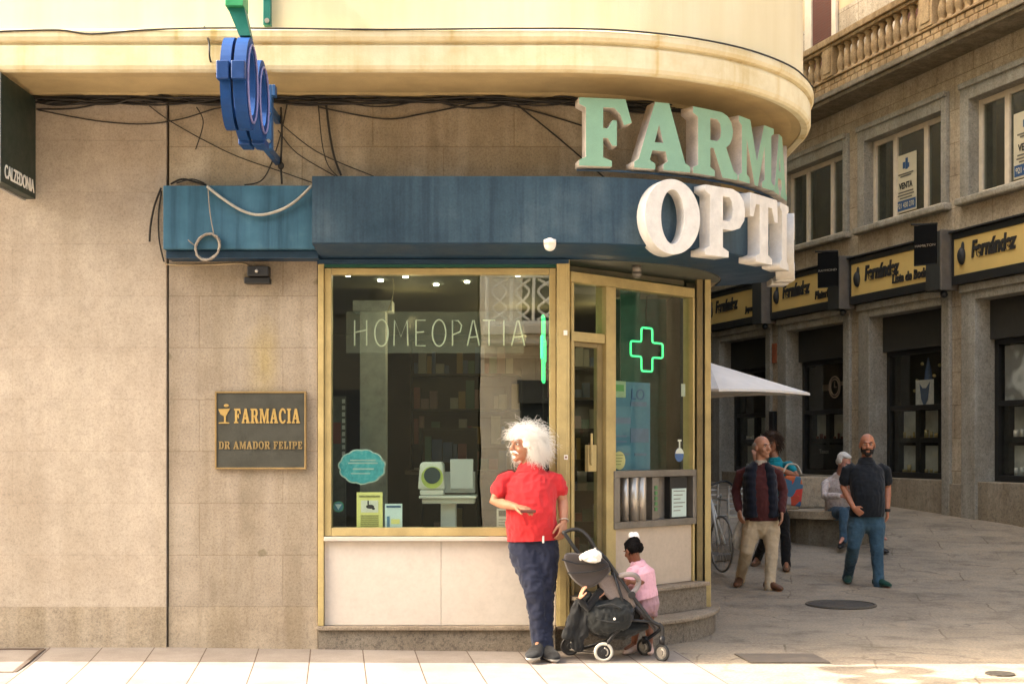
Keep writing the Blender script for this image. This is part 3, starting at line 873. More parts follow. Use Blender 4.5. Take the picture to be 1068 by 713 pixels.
# balcony doors with maroon blinds
for t0 in (5.35, 2.35, 8.35):
    bm = B(); so_box(bm, t0, t0 + .72, .004, .04, 7.92, 10.2); f = obj('blind', bm, plain('maroon_blind', (.16, .065, .045), .6, var=.15), sb)
    bm = B(); z = 7.95
    while z < 10.2: so_box(bm, t0 + .02, t0 + .70, .041, .05, z, z + .03); z += .05
    obj('slats', bm, plain('maroon_blind', (0, 0, 0)), f)
    bm = B(); so_box(bm, t0 - .16, t0 - .01, .004, .07, 7.92, 10.3); so_box(bm, t0 + .73, t0 + .98, .004, .07, 7.92, 10.3); obj('door_frame', bm, frame_white, f, bevel=.01)

# for-sale posters in the upper windows
poster = plain('poster_cream', (.60, .55, .40), .6, var=.06)
navy = plain('ink_navy', (.03, .09, .22), .6, var=.1); ink = plain('ink_black', (.02, .02, .02), .6, var=.1)
SX = -U                                                        # reading direction on that front
for k_, lab in ((0, 'cream for sale poster in the upper window over the middle yellow shop sign'), (-1, 'cream for sale poster in the upper window at the right edge of the picture')):
    a, b, m1, m2, z0, z1 = wins[k_]
    c = S(Vector(((m1 + m2) / 2 + (.16 if k_ == 0 else .02), -.147, z0 + .60))); w, h = .62, .98
    tp = thing('sale_poster', lab, 'poster', c, 'for sale posters in the upper windows')
    def R2(bm, x0, x1, y0, y1, d): 
        box(bm, x0, x1, -d, -d + .003, y0, y1, lambda v: c + SX * v.x - N * v.y * 1.0 + Vector((0, 0, v.z)))
    bm = B(); R2(bm, -w / 2, w / 2, -h / 2, h / 2, .0); obj('sheet', bm, poster, tp)
    bm = B(); R2(bm, -w / 2 + .02, w / 2 - .02, -h / 2 + .03, -h / 2 + .20, .006); obj('band', bm, navy, tp)
    bm = B(); R2(bm, -.09, -.02, .25, .36, .006); R2(bm, -.01, .06, .23, .42, .006); R2(bm, .065, .10, .25, .33, .006); obj('emblem', bm, navy, tp)
    me = fit_text('VENTA', c + N * .007 + Vector((0, 0, -.04)), SX, .40, .11, .003, .02); finish('lettering', me, ink, tp)
    bm = B()
    for y, ww in ((.16, .22), (.12, .16), (-.15, .22), (-.20, .24), (-.25, .18)): R2(bm, -ww, ww, y - .012, y + .012, .006)
    obj('small_print', bm, plain('ink_grey', (.16, .15, .12), .6), tp)
    me = fit_text('921 430 270', c + N * .010 + Vector((0, 0, -h / 2 + .115)), SX, .50, .09, .002, .01); finish('phone_number', me, poster, tp)

# yellow shop signs
sign_y = plain('sign_yellow', (.70, .50, .17), .5, var=.07, scale=2)
subs = {-1: 'Joyería', 0: 'Lista de Boda', 1: 'Platería', 2: 'Joyería'}
labs = {-1: 'yellow shop sign cut off by the right edge of the picture', 0: 'yellow shop sign between the two black hanging banners', 1: 'yellow shop sign partly behind the smaller black hanging banner', 2: 'yellow shop sign just above the white parasol beside the gold post'}
labs[0] = 'yellow shop sign with a long second word, under the right hanging banner'
rng = {-1: (-.95, 1.47), 0: (2.07, 4.5), 1: (5.1, 7.48), 2: (8.08, 10.5), 3: (11.1, 13.5)}
labs[3] = 'farthest yellow shop sign, hidden behind the gold corner post'; subs[3] = 'Relojería'
for k_ in (-1, 0, 1, 2):
    a, b = rng[k_]
    t = thing('shop_sign', labs[k_], 'sign', S(Vector(((a + b) / 2, .2, 4.55))), 'yellow signs of the shops across the street')
    bm = B()
    so_box(bm, a - .04, b + .04, .03, .17, 4.835, 4.93); so_box(bm, a - .04, b + .04, .03, .17, 4.12, 4.265)
    so_box(bm, a - .04, a, .03, .17, 4.266, 4.834); so_box(bm, b, b + .04, .03, .17, 4.266, 4.834)
    so_box(bm, a - .06, b + .06, .03, .22, 4.931, 4.965)
    obj('frame', bm, blackm, t, bevel=.006)
    bm = B(); so_box(bm, a + .002, b - .002, .03, .155, 4.268, 4.832); obj('panel', bm, sign_y, t)
    c = S(Vector((b - .99, .163, 4.62)))
    me = fit_text('Fernández', c, SX, 1.06, .27, .02, .034, .18); finish('lettering', me, ink, t)
    ws = {0: 1.0, -1: .5, 1: .55, 2: .45}[k_]
    me = fit_text(subs[k_], S(Vector((a + .11 + ws / 2, .163, 4.42))), SX, ws, .16, .02, .025, .1); finish('lettering', me, ink, t)
    bm = B(); ec = S(Vector((b - .22, .165, 4.57)))
    ell(bm, ec + Vector((0, 0, -.02)), (.075, .075, .14)); ell(bm, ec + SX * .02 + Vector((0, 0, .10)), (.03, .03, .10))
    obj('emblem', bm, ink, t, smooth=True)
pls = {-1: (1.49, 2.04), 0: (4.53, 5.08), 1: (7.5, 8.06), 2: (10.52, 11.06)}
pl_lab = {-1: 'black sign pillar left of the rightmost yellow sign', 0: 'black sign pillar between the two yellow signs in the middle', 1: 'black sign pillar right of the yellow sign over the parasol', 2: 'black sign pillar hidden at the corner post'}
for k_ in (-1, 0, 1):
    a, b = pls[k_]
    tp = thing('sign_pillar', pl_lab[k_], 'pillar', S(Vector(((a + b) / 2, .1, 4.0))), 'black pillars between the shop signs')
    bm = B(); so_box(bm, a + .08, b - .08, .03, .34, 4.06, 4.99); obj('cladding', bm, plain('pillar_grey_metal', (.04, .043, .042), .45, var=.3), tp, bevel=.008)
    bm = B(); so_box(bm, a + .04, a + .078, .03, .35, 4.05, 5.0); obj('edge_tube', bm, steel_d, tp, bevel=.006)
    bm = B(); v = S(Vector((a + .15, .22, 4.0))); ell(bm, v, .06); cyl(bm, v, v + Vector((0, 0, .08)), .03); obj('spot_lamp', bm, blackm, tp, smooth=True)
# hanging banners on brackets
for (x0, x1, y0, y1, Yd, lab, txt) in ((953.5, 977, 236, 277, 20.7, 'black hanging banner on a bracket, the right and larger of the two', 'HAMILTON'), (853, 874, 264, 300, 24.2, 'black hanging banner on a bracket, the left and smaller of the two', 'RAYMOND')):
    v0 = P(x0, y0, Yd); v1 = P(x1, y1, Yd - .25)
    th = thing('hanging_banner', lab, 'banner', ((v0.x + v1.x) / 2, Yd, v0.z), 'black banners on brackets')
    d = Vector((v1.x - v0.x, v1.y - v0.y, 0)); wd = d.length; d.normalize(); nn = Vector((d.y, -d.x, 0))
    X = lambda v: v0 * 1.0 + d * v.x - nn * v.y + Vector((0, 0, v.z))
    hh = v0.z - P(x0, y1, Yd).z
    bm = B(); box(bm, 0, wd, -.01, .01, -hh, 0, X); obj('cloth', bm, plain('banner_black', (.008, .008, .008), .95, spec=.1), th)
    end = S(Vector((1.75 if x0 > 900 else 4.8, .3, v0.z - .05)))
    bm = B(); tube(bm, [X(Vector((-.05, 0, .03))), X(Vector((wd, 0, .0))), end], .018); obj('bracket', bm, blackm, th)
    bm = B(); tube(bm, [X(Vector((0, 0, -hh))), X(Vector((wd, 0, -hh)))], .012); obj('bottom_bar', bm, blackm, th)
    me = fit_text(txt, X(Vector((wd * .5, -.014, -hh * .52))), d, wd * .9, hh * .06, .003, .0); finish('lettering', me, steel, th)
# posters in the shop windows below
def flat_on_front(name, lab, cat, t0, t1, o, z0, z1, m):
    th = thing(name, lab, cat, S(Vector(((t0 + t1) / 2, o, z0))))
    bm = B(); so_box(bm, t0, t1, o - .005, o, z0, z1); obj('sheet', bm, m, th)
    return th
k = NT('crumpled_poster'); n_ = k.noise(2.2, 6, .7); w = k.n('ShaderNodeTexWave'); w.inputs['Scale'].default_value = 1.5; w.inputs['Distortion'].default_value = 9; k.l(k.tc.outputs['Object'], w.inputs[0])
crump = k.out(k.ramp(w.outputs['Fac'], [(.2, (.25, .24, .23)), (.6, (.5, .49, .47)), (.9, (.72, .71, .69))]), .5, k.bump(n_, .8, .06))
th = flat_on_front('window_poster', 'grey crumpled foil poster in the shop window at the right edge', 'poster', -.95, .92, -.37, 2.30, 3.14, crump)
me = fit_text('2ISO-', S(Vector((.10, -.362, 2.70))), SX, .62, .15, .004, .01); finish('lettering', me, ink, th)
me = fit_text('MADRID', S(Vector((.20, -.362, 2.52))), SX, .3, .05, .003, .0); finish('lettering', me, ink, th)
th = flat_on_front('window_poster', 'white poster with a blue pointed shape in the shop window beside the bald man', 'poster', 2.78, 3.30, -.37, 2.24, 2.72, plain('poster_pale', (.75, .73, .7), .6))
bm = B(); prism(bm, [(-.14, .18), (-.05, .10), (.05, .10), (.16, .2), (.1, -.1), (.0, -.22), (-.09, -.08)], 0, .004, lambda v: S(Vector((3.04, -.366, 2.48))) + SX * v.x + Vector((0, 0, v.y)) + N * v.z); obj('motif', bm, plain('ink_slate', (.10, .15, .26), .6), th)
th = thing('star_mobile', 'little gold stars and a dark tower hung in the shop window over the white poster', 'decoration', S(Vector((3.05, -.45, 2.75))))
bm = B()
for t, z in ((2.7, 2.95), (2.85, 2.78), (3.2, 3.0), (3.35, 2.72), (2.6, 2.62), (3.42, 2.55)): ell(bm, S(Vector((t, -.43, z))), .03, 8, 6)
obj('stars', bm, gold, th, smooth=True)
bm = B(); loft(bm, [S(Vector((3.05, -.45, z))) for z in (2.73, 2.9, 3.1)], [.07, .05, .01], 8, None, False); obj('tower', bm, plain('ink_slate', (0, 0, 0)), th)
th = flat_on_front('window_poster', 'dark watch poster in the shop window behind the seated man', 'poster', 5.35, 6.95, -.37, 2.25, 3.14, plain('poster_night', (.02, .018, .017), .4))
bm = B(); c = S(Vector((5.95, -.362, 2.72)))
for r in (.15, .20): 
    loft(bm, [c + SX * (r * math.cos(a * math.pi / 14)) + Vector((0, 0, r * math.sin(a * math.pi / 14))) for a in range(28)], [.014] * 28, 6, None, False, True)
box(bm, -.45, -.2, 0, .004, -.06, .06, lambda v: c + SX * v.x + Vector((0, 0, v.z))); box(bm, .2, .4, 0, .004, .02, .10, lambda v: c + SX * v.x + Vector((0, 0, v.z)))
tube(bm, [c, c + Vector((0, 0, .11))], .01); tube(bm, [c, c + SX * .08], .01)
obj('watch', bm, plain('poster_bronze', (.32, .24, .18), .4), th)
th = flat_on_front('door_panel', 'black panel with small white lettering low in the shop window behind the bench', 'panel', 5.3, 7.0, -.37, 1.16, 1.63, black)
me = fit_text('Tissot', S(Vector((6.35, -.362, 1.50))), SX, .36, .08, .003, .0); finish('lettering', me, steel, th)
# small orange plate and letter box on the pier, pipes
bm = B(); so_box(bm, 7.56, 7.72, .002, .03, 3.27, 3.66); tag(obj('wall_plate', bm, plain('orange_plate', (.42, .12, .05), .6), loc=S(Vector((7.64, .02, 3.4))), bevel=.004), 'small orange plate on the pier above the parasol', 'plate')
bm = B(); so_box(bm, 7.55, 7.74, .002, .09, 1.9, 2.3); tag(obj('meter_box', bm, blackm, loc=S(Vector((7.64, .02, 2.0))), bevel=.01), 'small dark box on the pier below the parasol', 'box')

# ------------------------------------------------------------------ houses behind the camera, seen mirrored in the shop glass
hm = stone('pale_limestone', (.70, .64, .54), .12, course=.6, brick_w=1.2, mott=.12, gs=40)
oh = thing('pale_house', 'pale stone house with an ornate balcony, mirrored in the display window', 'building', (4, -6, 0))
Yb = -5.4
bm = B(); box(bm, -.62, 14, Yb - 6, Yb, 0, 3.15); box(bm, -.62, 14, Yb - 6, Yb, 3.15, 15)
obj('wall', bm, hm, oh)
bm = B(); box(bm, -.55, 4.2, Yb + .002, Yb + .95, 3.72, 3.9); box(bm, -.5, 4.15, Yb + .002, Yb + .85, 3.55, 3.718); box(bm, -.62, 4.3, Yb + .002, Yb + .25, 3.30, 3.548)
obj('balcony_slab', bm, hm, oh, bevel=.02)
bm = B(); box(bm, -.5, 4.15, Yb + .80, Yb + .93, 4.80, 4.90); box(bm, -.5, 4.15, Yb + .80, Yb + .93, 3.905, 3.98)
for i in range(11): box(bm, -.5 + i * .45, -.44 + i * .45, Yb + .81, Yb + .92, 3.981, 4.799)
obj('balcony_frame', bm, white, oh, bevel=.008)
bm = B()
for i in range(10):
    x = -.245 + i * .45
    for sgn in (-1, 1):
        tube(bm, spline([(x - sgn * .15, Yb + .865, 4.0), (x + sgn * .13, Yb + .865, 4.22), (x - sgn * .03, Yb + .865, 4.4), (x - sgn * .13, Yb + .865, 4.58), (x + sgn * .15, Yb + .865, 4.78)], 6), .028, 6)
obj('balcony_ornament', bm, white, oh, smooth=True)
bm = B()
for x in (.2, 2.3, 4.9, 7.4): box(bm, x, x + 1.3, Yb + .002, Yb + .05, 3.92, 6.6); box(bm, x, x + 1.3, Yb + .002, Yb + .05, 8.5, 10.6)
obj('window', bm, plain('dark_pane', (.03, .035, .04), .1), oh)
bm = B(); box(bm, .15, 3.6, Yb + .002, Yb + .06, .1, 2.7); box(bm, 4.3, 8, Yb + .002, Yb + .06, .1, 2.7); obj('shopfront', bm, plain('dark_pane', (0, 0, 0)), oh)
bm = B(); box(bm, .10, 3.65, Yb + .061, Yb + .12, 2.45, 2.9); sg = obj('fascia', bm, plain('fascia_grey', (.06, .065, .065), .5), oh)
dh = thing('dark_house', 'dark fronted house behind the photographer, mirrored in the left of the window', 'building', (-8, -6, 0))
bm = B(); box(bm, -18, -.66, Yb - 6, Yb - .1, 0, 15); obj('wall', bm, plain('dark_render', (.06, .058, .045), .8, var=.3, scale=1), dh)
bm = B()
for i in range(5):
    x = -4.2 - i * 2.6
    for z in (.2, 4.2, 7.6): box(bm, x, x + 1.4, Yb - .098, Yb - .05, z, z + 2.5)
obj('window', bm, plain('dark_pane', (0, 0, 0)), dh)

# ------------------------------------------------------------------ letters on the canopy
def E(cx, cy, rx, ry, n=40, a0=0.0, a1=360.0): return [(cx + rx * math.cos(R(a0 + (a1 - a0) * i / n)), cy + ry * math.sin(R(a0 + (a1 - a0) * i / n))) for i in range(n)]
GL = {
 'F': (.84, [[(0, 0), (.52, 0), (.52, .08), (.38, .13), (.38, .42), (.46, .42), (.53, .31), (.60, .31), (.60, .68), (.53, .68), (.46, .56), (.38, .56), (.38, .87), (.56, .87), (.66, .78), (.72, .62), (.84, .66), (.74, 1), (0, 1), (0, .91), (.11, .86), (.11, .13), (0, .08)]]),
 'E': (.84, [[(0, 0), (.76, 0), (.84, .36), (.73, .38), (.64, .2), (.54, .13), (.38, .13), (.38, .42), (.46, .42), (.53, .31), (.60, .31), (.60, .68), (.53, .68), (.46, .56), (.38, .56), (.38, .87), (.54, .87), (.64, .78), (.70, .64), (.82, .66), (.74, 1), (0, 1), (0, .91), (.11, .86), (.11, .13), (0, .08)]]),
 'L': (.80, [[(0, 0), (.74, 0), (.80, .38), (.69, .40), (.60, .22), (.5, .13), (.38, .13), (.38, .87), (.5, .92), (.5, 1), (0, 1), (0, .91), (.11, .86), (.11, .13), (0, .08)]]),
 'A': (1.0, [[(0, 0), (.37, 0), (.37, .08), (.27, .13), (.32, .28), (.56, .28), (.60, .13), (.52, .08), (.52, 0), (1.0, 0), (1.0, .08), (.91, .13), (.62, 1), (.37, 1), (.08, .13), (0, .08)], [(.36, .40), (.52, .40), (.44, .68)]]),
 'R': (1.0, [[(0, 0), (.48, 0), (.48, .08), (.38, .13), (.38, .43), (.46, .43), (.66, .0), (1.0, 0), (1.0, .08), (.92, .12), (.74, .47), (.83, .54), (.88, .63), (.90, .74), (.86, .87), (.77, .96), (.64, 1), (0, 1), (0, .91), (.11, .86), (.11, .13), (0, .08)], [(.38, .54), (.54, .54), (.61, .60), (.63, .71), (.61, .82), (.54, .88), (.38, .88)]]),
 'M': (1.2, [[(0, 0), (.36, 0), (.36, .08), (.26, .13), (.26, .70), (.53, 0), (.64, 0), (.88, .68), (.88, .13), (.79, .08), (.79, 0), (1.2, 0), (1.2, .08), (1.11, .13), (1.11, .87), (1.2, .92), (1.2, 1), (.86, 1), (.61, .38), (.38, 1), (0, 1), (0, .92), (.1, .87), (.1, .13), (0, .08)]]),
 'I': (.5, [[(0, 0), (.5, 0), (.5, .08), (.39, .13), (.39, .87), (.5, .92), (.5, 1), (0, 1), (0, .92), (.11, .87), (.11, .13), (0, .08)]]),
 'O': (.98, [E(.49, .5, .49, .53), E(.49, .5, .21, .39)]),
 'D': (.95, [[(0, 0), (.5, 0)] + [(.5 + .45 * math.sin(R(a)), .5 - .5 * math.cos(R(a))) for a in range(10, 171, 10)] + [(.5, 1), (0, 1), (0, .92), (.11, .87), (.11, .13), (0, .08)], [(.38, .12), (.46, .12)] + [(.46 + .2 * math.sin(R(a)), .5 - .38 * math.cos(R(a))) for a in range(15, 166, 15)] + [(.46, .88), (.38, .88)]]),
 'P': (.9, [[(0, 0), (.52, 0), (.52, .08), (.39, .13), (.39, .40), (.62, .40), (.78, .45), (.88, .57), (.90, .70), (.87, .84), (.78, .95), (.62, 1), (0, 1), (0, .92), (.11, .87), (.11, .13), (0, .08)], [(.39, .52), (.54, .52), (.60, .58), (.62, .70), (.60, .82), (.54, .88), (.39, .88)]]),
 'T': (.94, [[(.20, 0), (.74, 0), (.74, .08), (.61, .13), (.61, .86), (.74, .86), (.83, .66), (.94, .66), (.92, 1), (.02, 1), (0, .66), (.11, .66), (.20, .86), (.33, .86), (.33, .13), (.20, .08)]]),
 'C': (.9, [[(.47 + .47 * math.cos(R(a)), .5 + .53 * math.sin(R(a))) for a in range(38, 323, 8)] + [(.78, .26)] + [(.49 + .22 * math.cos(R(a)), .5 + .39 * math.sin(R(a))) for a in range(305, 54, -10)] + [(.70, .68), (.84, .66)]]),
}
def glyph(ch, depth, bevel=.0):
    w, loops = GL[ch]
    me = mesh_from_curve(loops, depth, bevel)
    me.transform(Matrix.Translation((-w / 2, 0, 0)))
    return me, w
sea = plain('sea_green_face', (.20, .36, .25), .5, var=.12, scale=3)
letter_side = plain('letter_side', (.54, .48, .41), .55, var=.28, scale=8)
letter_white = plain('letter_white', (.66, .63, .58), .5, var=.16, scale=9)
def arc_letters(root, word, r, z, h, depth, facem, sidem, wscale=1.0):
    for ch, th in word:
        me, w = glyph(ch, depth / h, .004)
        s = h
        a = R(th)
        rad = Vector((math.sin(a), -math.cos(a), 0)); tan = Vector((math.cos(a), math.sin(a), 0))
        me.transform(Matrix.Diagonal((s * wscale, s, s, 1)))
        for p in me.polygons: p.material_index = 0 if p.normal.z > .9 else 1
        org = Vector((CX, CY, z)) + rad * (r - depth / 2)
        place(me, org, tan)
        finish('letter', me, [facem, sidem], root)
gl = thing('green_letter_sign', 'large sea green letters with white sides standing along the canopy top', 'sign', (1.5, 10.2, 3.6))
arc_letters(gl, [('F', 9.8), ('A', 22.4), ('R', 36.3), ('M', 51), ('A', 66), ('C', 79), ('I', 89)], 2.06, 3.665, .50, .13, sea, letter_side, .945)
bm = B()
for e_ in (3.63,):
    pts = [Vector((CX + 2.0 * math.sin(R(a)), CY - 2.0 * math.cos(R(a)), 3.645)) for a in range(4, 92, 4)]
    loft(bm, pts, [.009] * len(pts), 6, None, False)
obj('rail', bm, canopy_under, gl)
wl = thing('white_letter_sign', 'large white letters fixed to the blue front of the canopy', 'sign', (2, 10.2, 3.1))
arc_letters(wl, [('O', 23.8), ('P', 37.4), ('T', 51), ('I', 62.5), ('C', 77), ('A', 90)], 2.125, 3.045, .525, .15, letter_white, letter_white, .92)

# ------------------------------------------------------------------ plaque, flood lamp, projecting signs
SY = YF - .03
def FX(px): return (px - CXP) / F0 * YF
def FZ(py): return CAMZ - (py - HORIZ) / F0 * YF
pq = thing('wall_plaque', 'dark slate plaque with gold lettering screwed to the granite wall', 'plaque', (FX(272), YF, FZ(488)))
bm = B(); box(bm, FX(226), FX(319), YF - .028, YF - .003, FZ(488), FZ(409)); obj('slate', bm, plain('slate_green', (.05, .05, .038), .5, var=.25), pq)
bm = B()
x0, x1, z0, z1 = FX(225), FX(320), FZ(489), FZ(408); w = .014
box(bm, x0, x1, YF - .036, YF - .002, z0, z0 + w); box(bm, x0, x1, YF - .036, YF - .002, z1 - w, z1)
box(bm, x0, x0 + w, YF - .036, YF - .002, z0 + w, z1 - w); box(bm, x1 - w, x1, YF - .036, YF - .002, z0 + w, z1 - w)
obj('rim', bm, plain('brass', (.28, .19, .075), .5, .2), pq, bevel=.003)
gold_l = plain('gold_letter', (.42, .28, .085), .5, .1, var=.12)
def serif_line(word, x0, x1, zb, h, parent, m, y):
    tot = sum(GL[c][0] + .1 if c != ' ' else .5 for c in word) - .1
    s = (x1 - x0) / tot; x = x0; mes = []
    for c in word:
        if c == ' ': x += .5 * s; continue
        me, wd = glyph(c, .006 / h)
        me.transform(Matrix.Diagonal((s, h, h, 1)))
        place(me, Vector((x + wd * s / 2, y, zb)), (1, 0, 0)); mes.append(me); x += (wd + .1) * s
    obj('lettering', join_meshes(mes), m, parent)
serif_line('FARMACIA', FX(245), FX(313.5), FZ(441.2), (441.2 - 426) / 134, pq, gold_l, YF - .031)
serif_line('DR AMADOR FELIPE', FX(229), FX(316), FZ(468), 8.0 / 134, pq, plain('gold_letter_dull', (.27, .19, .075), .5, .1), YF - .031)
bm = B()
ex = FX(236)
prism(bm, [(FX(228.5), FZ(426.5)), (FX(241), FZ(426)), (FX(238), FZ(431)), (FX(236.5), FZ(434)), (FX(236.5), FZ(440)), (FX(240), FZ(440.4)), (FX(240), FZ(441.6)), (FX(229), FZ(441.6)), (FX(229), FZ(440.4)), (FX(234.5), FZ(440)), (FX(234.5), FZ(434)), (FX(231), FZ(432))], YF - .034, YF - .029, lambda v: Vector((v.x, v.z, v.y)))
ell(bm, (FX(237), YF - .031, FZ(422.8)), (.02, .003, .012))
obj('emblem', bm, gold_l, pq)
fl = thing('flood_lamp', 'small black flood lamp on the wall below the blue canopy', 'lamp', (FX(270), YF, FZ(288)))
bm = B(); box(bm, FX(257), FX(283.5), YF - .10, YF - .004, FZ(297), FZ(290.5)); box(bm, FX(261), FX(283), YF - .13, YF - .02, FZ(290), FZ(279.5)); obj('housing', bm, black, fl, bevel=.008)
bm = B(); ell(bm, (FX(271), YF - .135, FZ(285)), .014); obj('lens', bm, steel, fl)
wb = plain('cable_beige', (.42, .33, .2), .6)
blk = plain('cable_black', (.022, .019, .015), .6, var=.2)
bm = B(); tube(bm, spline([P(172, 275.5, YF - .012), P(190, 276.5, YF - .012), P(220, 276, YF - .012), P(250, 274.8, YF - .012), P(259, 277, YF - .012), P(260.5, 283, YF - .012), P(260, 289, YF - .012)]), .006); obj('lead', bm, wb, fl, smooth=True)

ps = thing('projecting_sign', 'dark green box sign with white lettering projecting from the left wall', 'sign', (-3.73, 10.0, 3.5))
bm = B(); box(bm, -3.765, -3.69, 9.70, 10.40, 3.51, 4.295); obj('box', bm, plain('sign_green_black', (.016, .028, .02), .5, var=.2), ps, bevel=.003)
bm = B(); box(bm, -3.79, -3.768, 9.69, 10.40, 3.50, 4.30); box(bm, -3.768, -3.695, 9.688, 9.699, 3.50, 4.30); obj('trim', bm, plain('grey_trim', (.32, .32, .30), .5), ps)
bm = B(); box(bm, -3.75, -3.71, 10.40, 10.44, 3.6, 4.2); obj('bracket', bm, black, ps)
me = fit_text('CALZEDONIA', Vector((-3.688, 10.06, 3.60)), (0, 1, 0), .60, .10, .004, .012); finish('lettering', me, white, ps)

# optician's sign: two blue ring frames hung edge-on to the street
og = thing('ring_sign', 'blue double ring sign projecting over the pavement, rings seen edge on', 'sign', (-1.85, 9.2, 4.0))
blue_s = plain('sign_blue', (.006, .045, .17), .55, var=.15, spec=.2); blue_e = plain('sign_blue_edge', (.16, .36, .66), .4, var=.1); blue_d = plain('sign_blue_dark', (.015, .07, .18), .45)
neon_off = plain('tube_violet', (.22, .21, .42), .3)
XR = -1.80
for cy, rz in ((8.95, .305), (9.37, .275)):
    for x0, x1 in ((XR - .105, XR - .035), (XR - .015, XR + .065)):
        bm = B(); n = 40; ro, ri = (.205, rz), (.125, rz - .10)
        V = []
        for i in range(n):
            a = 2 * math.pi * i / n
            V.append([bm.verts.new((x, cy + r[0] * math.cos(a), 4.01 + r[1] * math.sin(a))) for x, r in ((x0, ro), (x1, ro), (x1, ri), (x0, ri))])
        for i in range(n):
            A_, C_ = V[i], V[(i + 1) % n]
            for q in range(4):
                f = bm.faces.new((A_[q], A_[(q + 1) % 4], C_[(q + 1) % 4], C_[q]))
        rg = obj('ring', bm, blue_s, og)
    bm = B(); pts = [Vector((XR + .072, cy + .165 * math.cos(2 * math.pi * i / 36), 4.01 + (rz - .05) * math.sin(2 * math.pi * i / 36))) for i in range(36)]
    loft(bm, pts, [.008] * 36, 6, None, False, True); obj('light_tube', bm, neon_off, og, smooth=True)
bm = B()
for x0, x1 in ((XR - .118, XR - .032), (XR - .022, XR + .072)):
    for y0, y1, z0, z1 in ((8.70, 8.77, 3.98, 4.10), (9.12, 9.20, 3.94, 4.05), (9.4, 9.58, 3.71, 3.76)):
        bm = B(); box(bm, x0, x1 - .005, y0, y1, z0, z1); obj('hinge_block', bm, plain('sign_blue_deep', (.007, .042, .16), .4), og, bevel=.006)
bm = B(); box(bm, XR - .03, XR + .07, 9.66, 9.74, 3.74, 4.20); box(bm, XR - .04, XR + .0, 9.645, 10.44, 3.78, 3.84); box(bm, XR - .04, XR - .0, 9.645, 10.44, 4.10, 4.16); box(bm, XR + .07, XR + .095, 9.66, 9.74, 4.12, 4.20)
obj('bracket', bm, blue_d, og, bevel=.004)
bm = B()
for z in (3.79, 3.99): cyl(bm, (XR + .05, 9.64, z), (XR + .05, 9.66, z), .014, 10)
obj('bolt', bm, steel, og)
# green cross sign whose foot shows at the top edge
gc = thing('green_cross_sign', 'green metal foot of a pharmacy sign hanging from the cream upper wall', 'sign', (-1.85, 9.0, 4.5))
gm = plain('sign_leaf_green', (.035, .27, .11), .4, var=.15); gd = plain('sign_teal_green', (.01, .13, .10), .4, var=.15)
bm = B(); box(bm, -1.895, -1.775, 8.86, 9.04, 4.505, 5.9); box(bm, -1.895, -1.775, 8.45, 9.45, 5.0, 5.5); obj('cross', bm, gm, gc, bevel=.004)
bm = B(); prism(bm, [(-1.885, 4.502), (-1.775, 4.502), (-1.735, 4.32), (-1.81, 4.32)], 8.90, 9.0, lambda v: Vector((v.x, v.z, v.y))); obj('foot', bm, gd, gc)
bm = B(); box(bm, -1.80, -1.745, 9.70, 9.755, 4.64, 5.3); box(bm, -1.79, -1.755, 9.04, 9.70, 5.15, 5.25); obj('bracket', bm, gd, gc, bevel=.004)
bm = B(); cyl(bm, (-1.77, 9.69, 4.67), (-1.77, 9.70, 4.67), .018, 10); obj('bolt', bm, steel, gc)

# ------------------------------------------------------------------ cables
cb_ = thing('cable_bundle', 'tangle of black cables strung along the wall under the cream cove', 'cables', (-1, YF - .05, 4.25))
random.seed(11)
def arcpos(px, py, e=.04):
    """a spot on the wall (offset e), straight or round the corner"""
    q = (px - CXP) / F0
    r = RB + e
    A = q * q + 1; Bq = -2 * (q * CX + CY); Cq = CX * CX + CY * CY - r * r
    Y = CY - r
    if q * Y > CX:
        Y = (-Bq - math.sqrt(max(0, Bq * Bq - 4 * A * Cq))) / (2 * A)
    return Vector((q * Y, Y, CAMZ - (py - HORIZ) / F0 * Y))
for i in range(11):
    pts = []
    base = random.uniform(100.5, 108)
    for j in range(21):
        px = 40 + j * 34 + random.uniform(-9, 9)
        sag = random.uniform(-2.2, 3.2) + (5 * math.sin(j * 1.3 + i) if i % 4 == 3 else 0)
        pts.append(arcpos(min(px, 735), base + sag + max(0, px - 560) * .055, random.uniform(.02, .09)))
    bm = B(); tube(bm, spline(pts, 5), random.uniform(.005, .011), 6); obj('cable', bm, blk, cb_, smooth=True)
for pl_, r_ in (([(40, 115), (100, 126), (150, 129.5), (190, 124), (232, 112), (300, 104)], .005), ([(145, 102), (180, 128), (240, 160), (290, 178), (330, 192)], .004),
                ([(38, 114), (80, 113), (120, 104)], .006), ([(205, 112), (212, 128), (204, 156)], .004), ([(293, 112), (294, 140), (293, 170), (294, 192)], .008),
                ([(300, 106), (290, 150), (275, 186), (255, 193)], .005), ([(340, 108), (344, 140), (349, 165), (356, 183)], .009), ([(332, 110), (336, 150), (342, 172), (352, 184)], .004),
                ([(285, 122), (330, 158), (390, 184)], .004), ([(290, 136), (310, 160), (350, 184)], .004), ([(470, 103), (540, 112), (610, 132)], .006), ([(535, 106), (580, 142), (630, 185)], .006),
                ([(333, 112), (400, 124), (440, 119), (500, 107)], .006), ([(178, 192), (190, 187), (205, 190), (215, 193)], .008), ([(184, 191), (200, 187), (213, 191)], .005)):
    bm = B(); tube(bm, spline([arcpos(x, y, .03) for x, y in pl_], 6), r_, 6); obj('cable', bm, blk, cb_, smooth=True)
bm = B(); c = arcpos(293, 173, .04); ell(bm, c, (.025, .02, .03)); obj('junction', bm, blk, cb_, smooth=True)
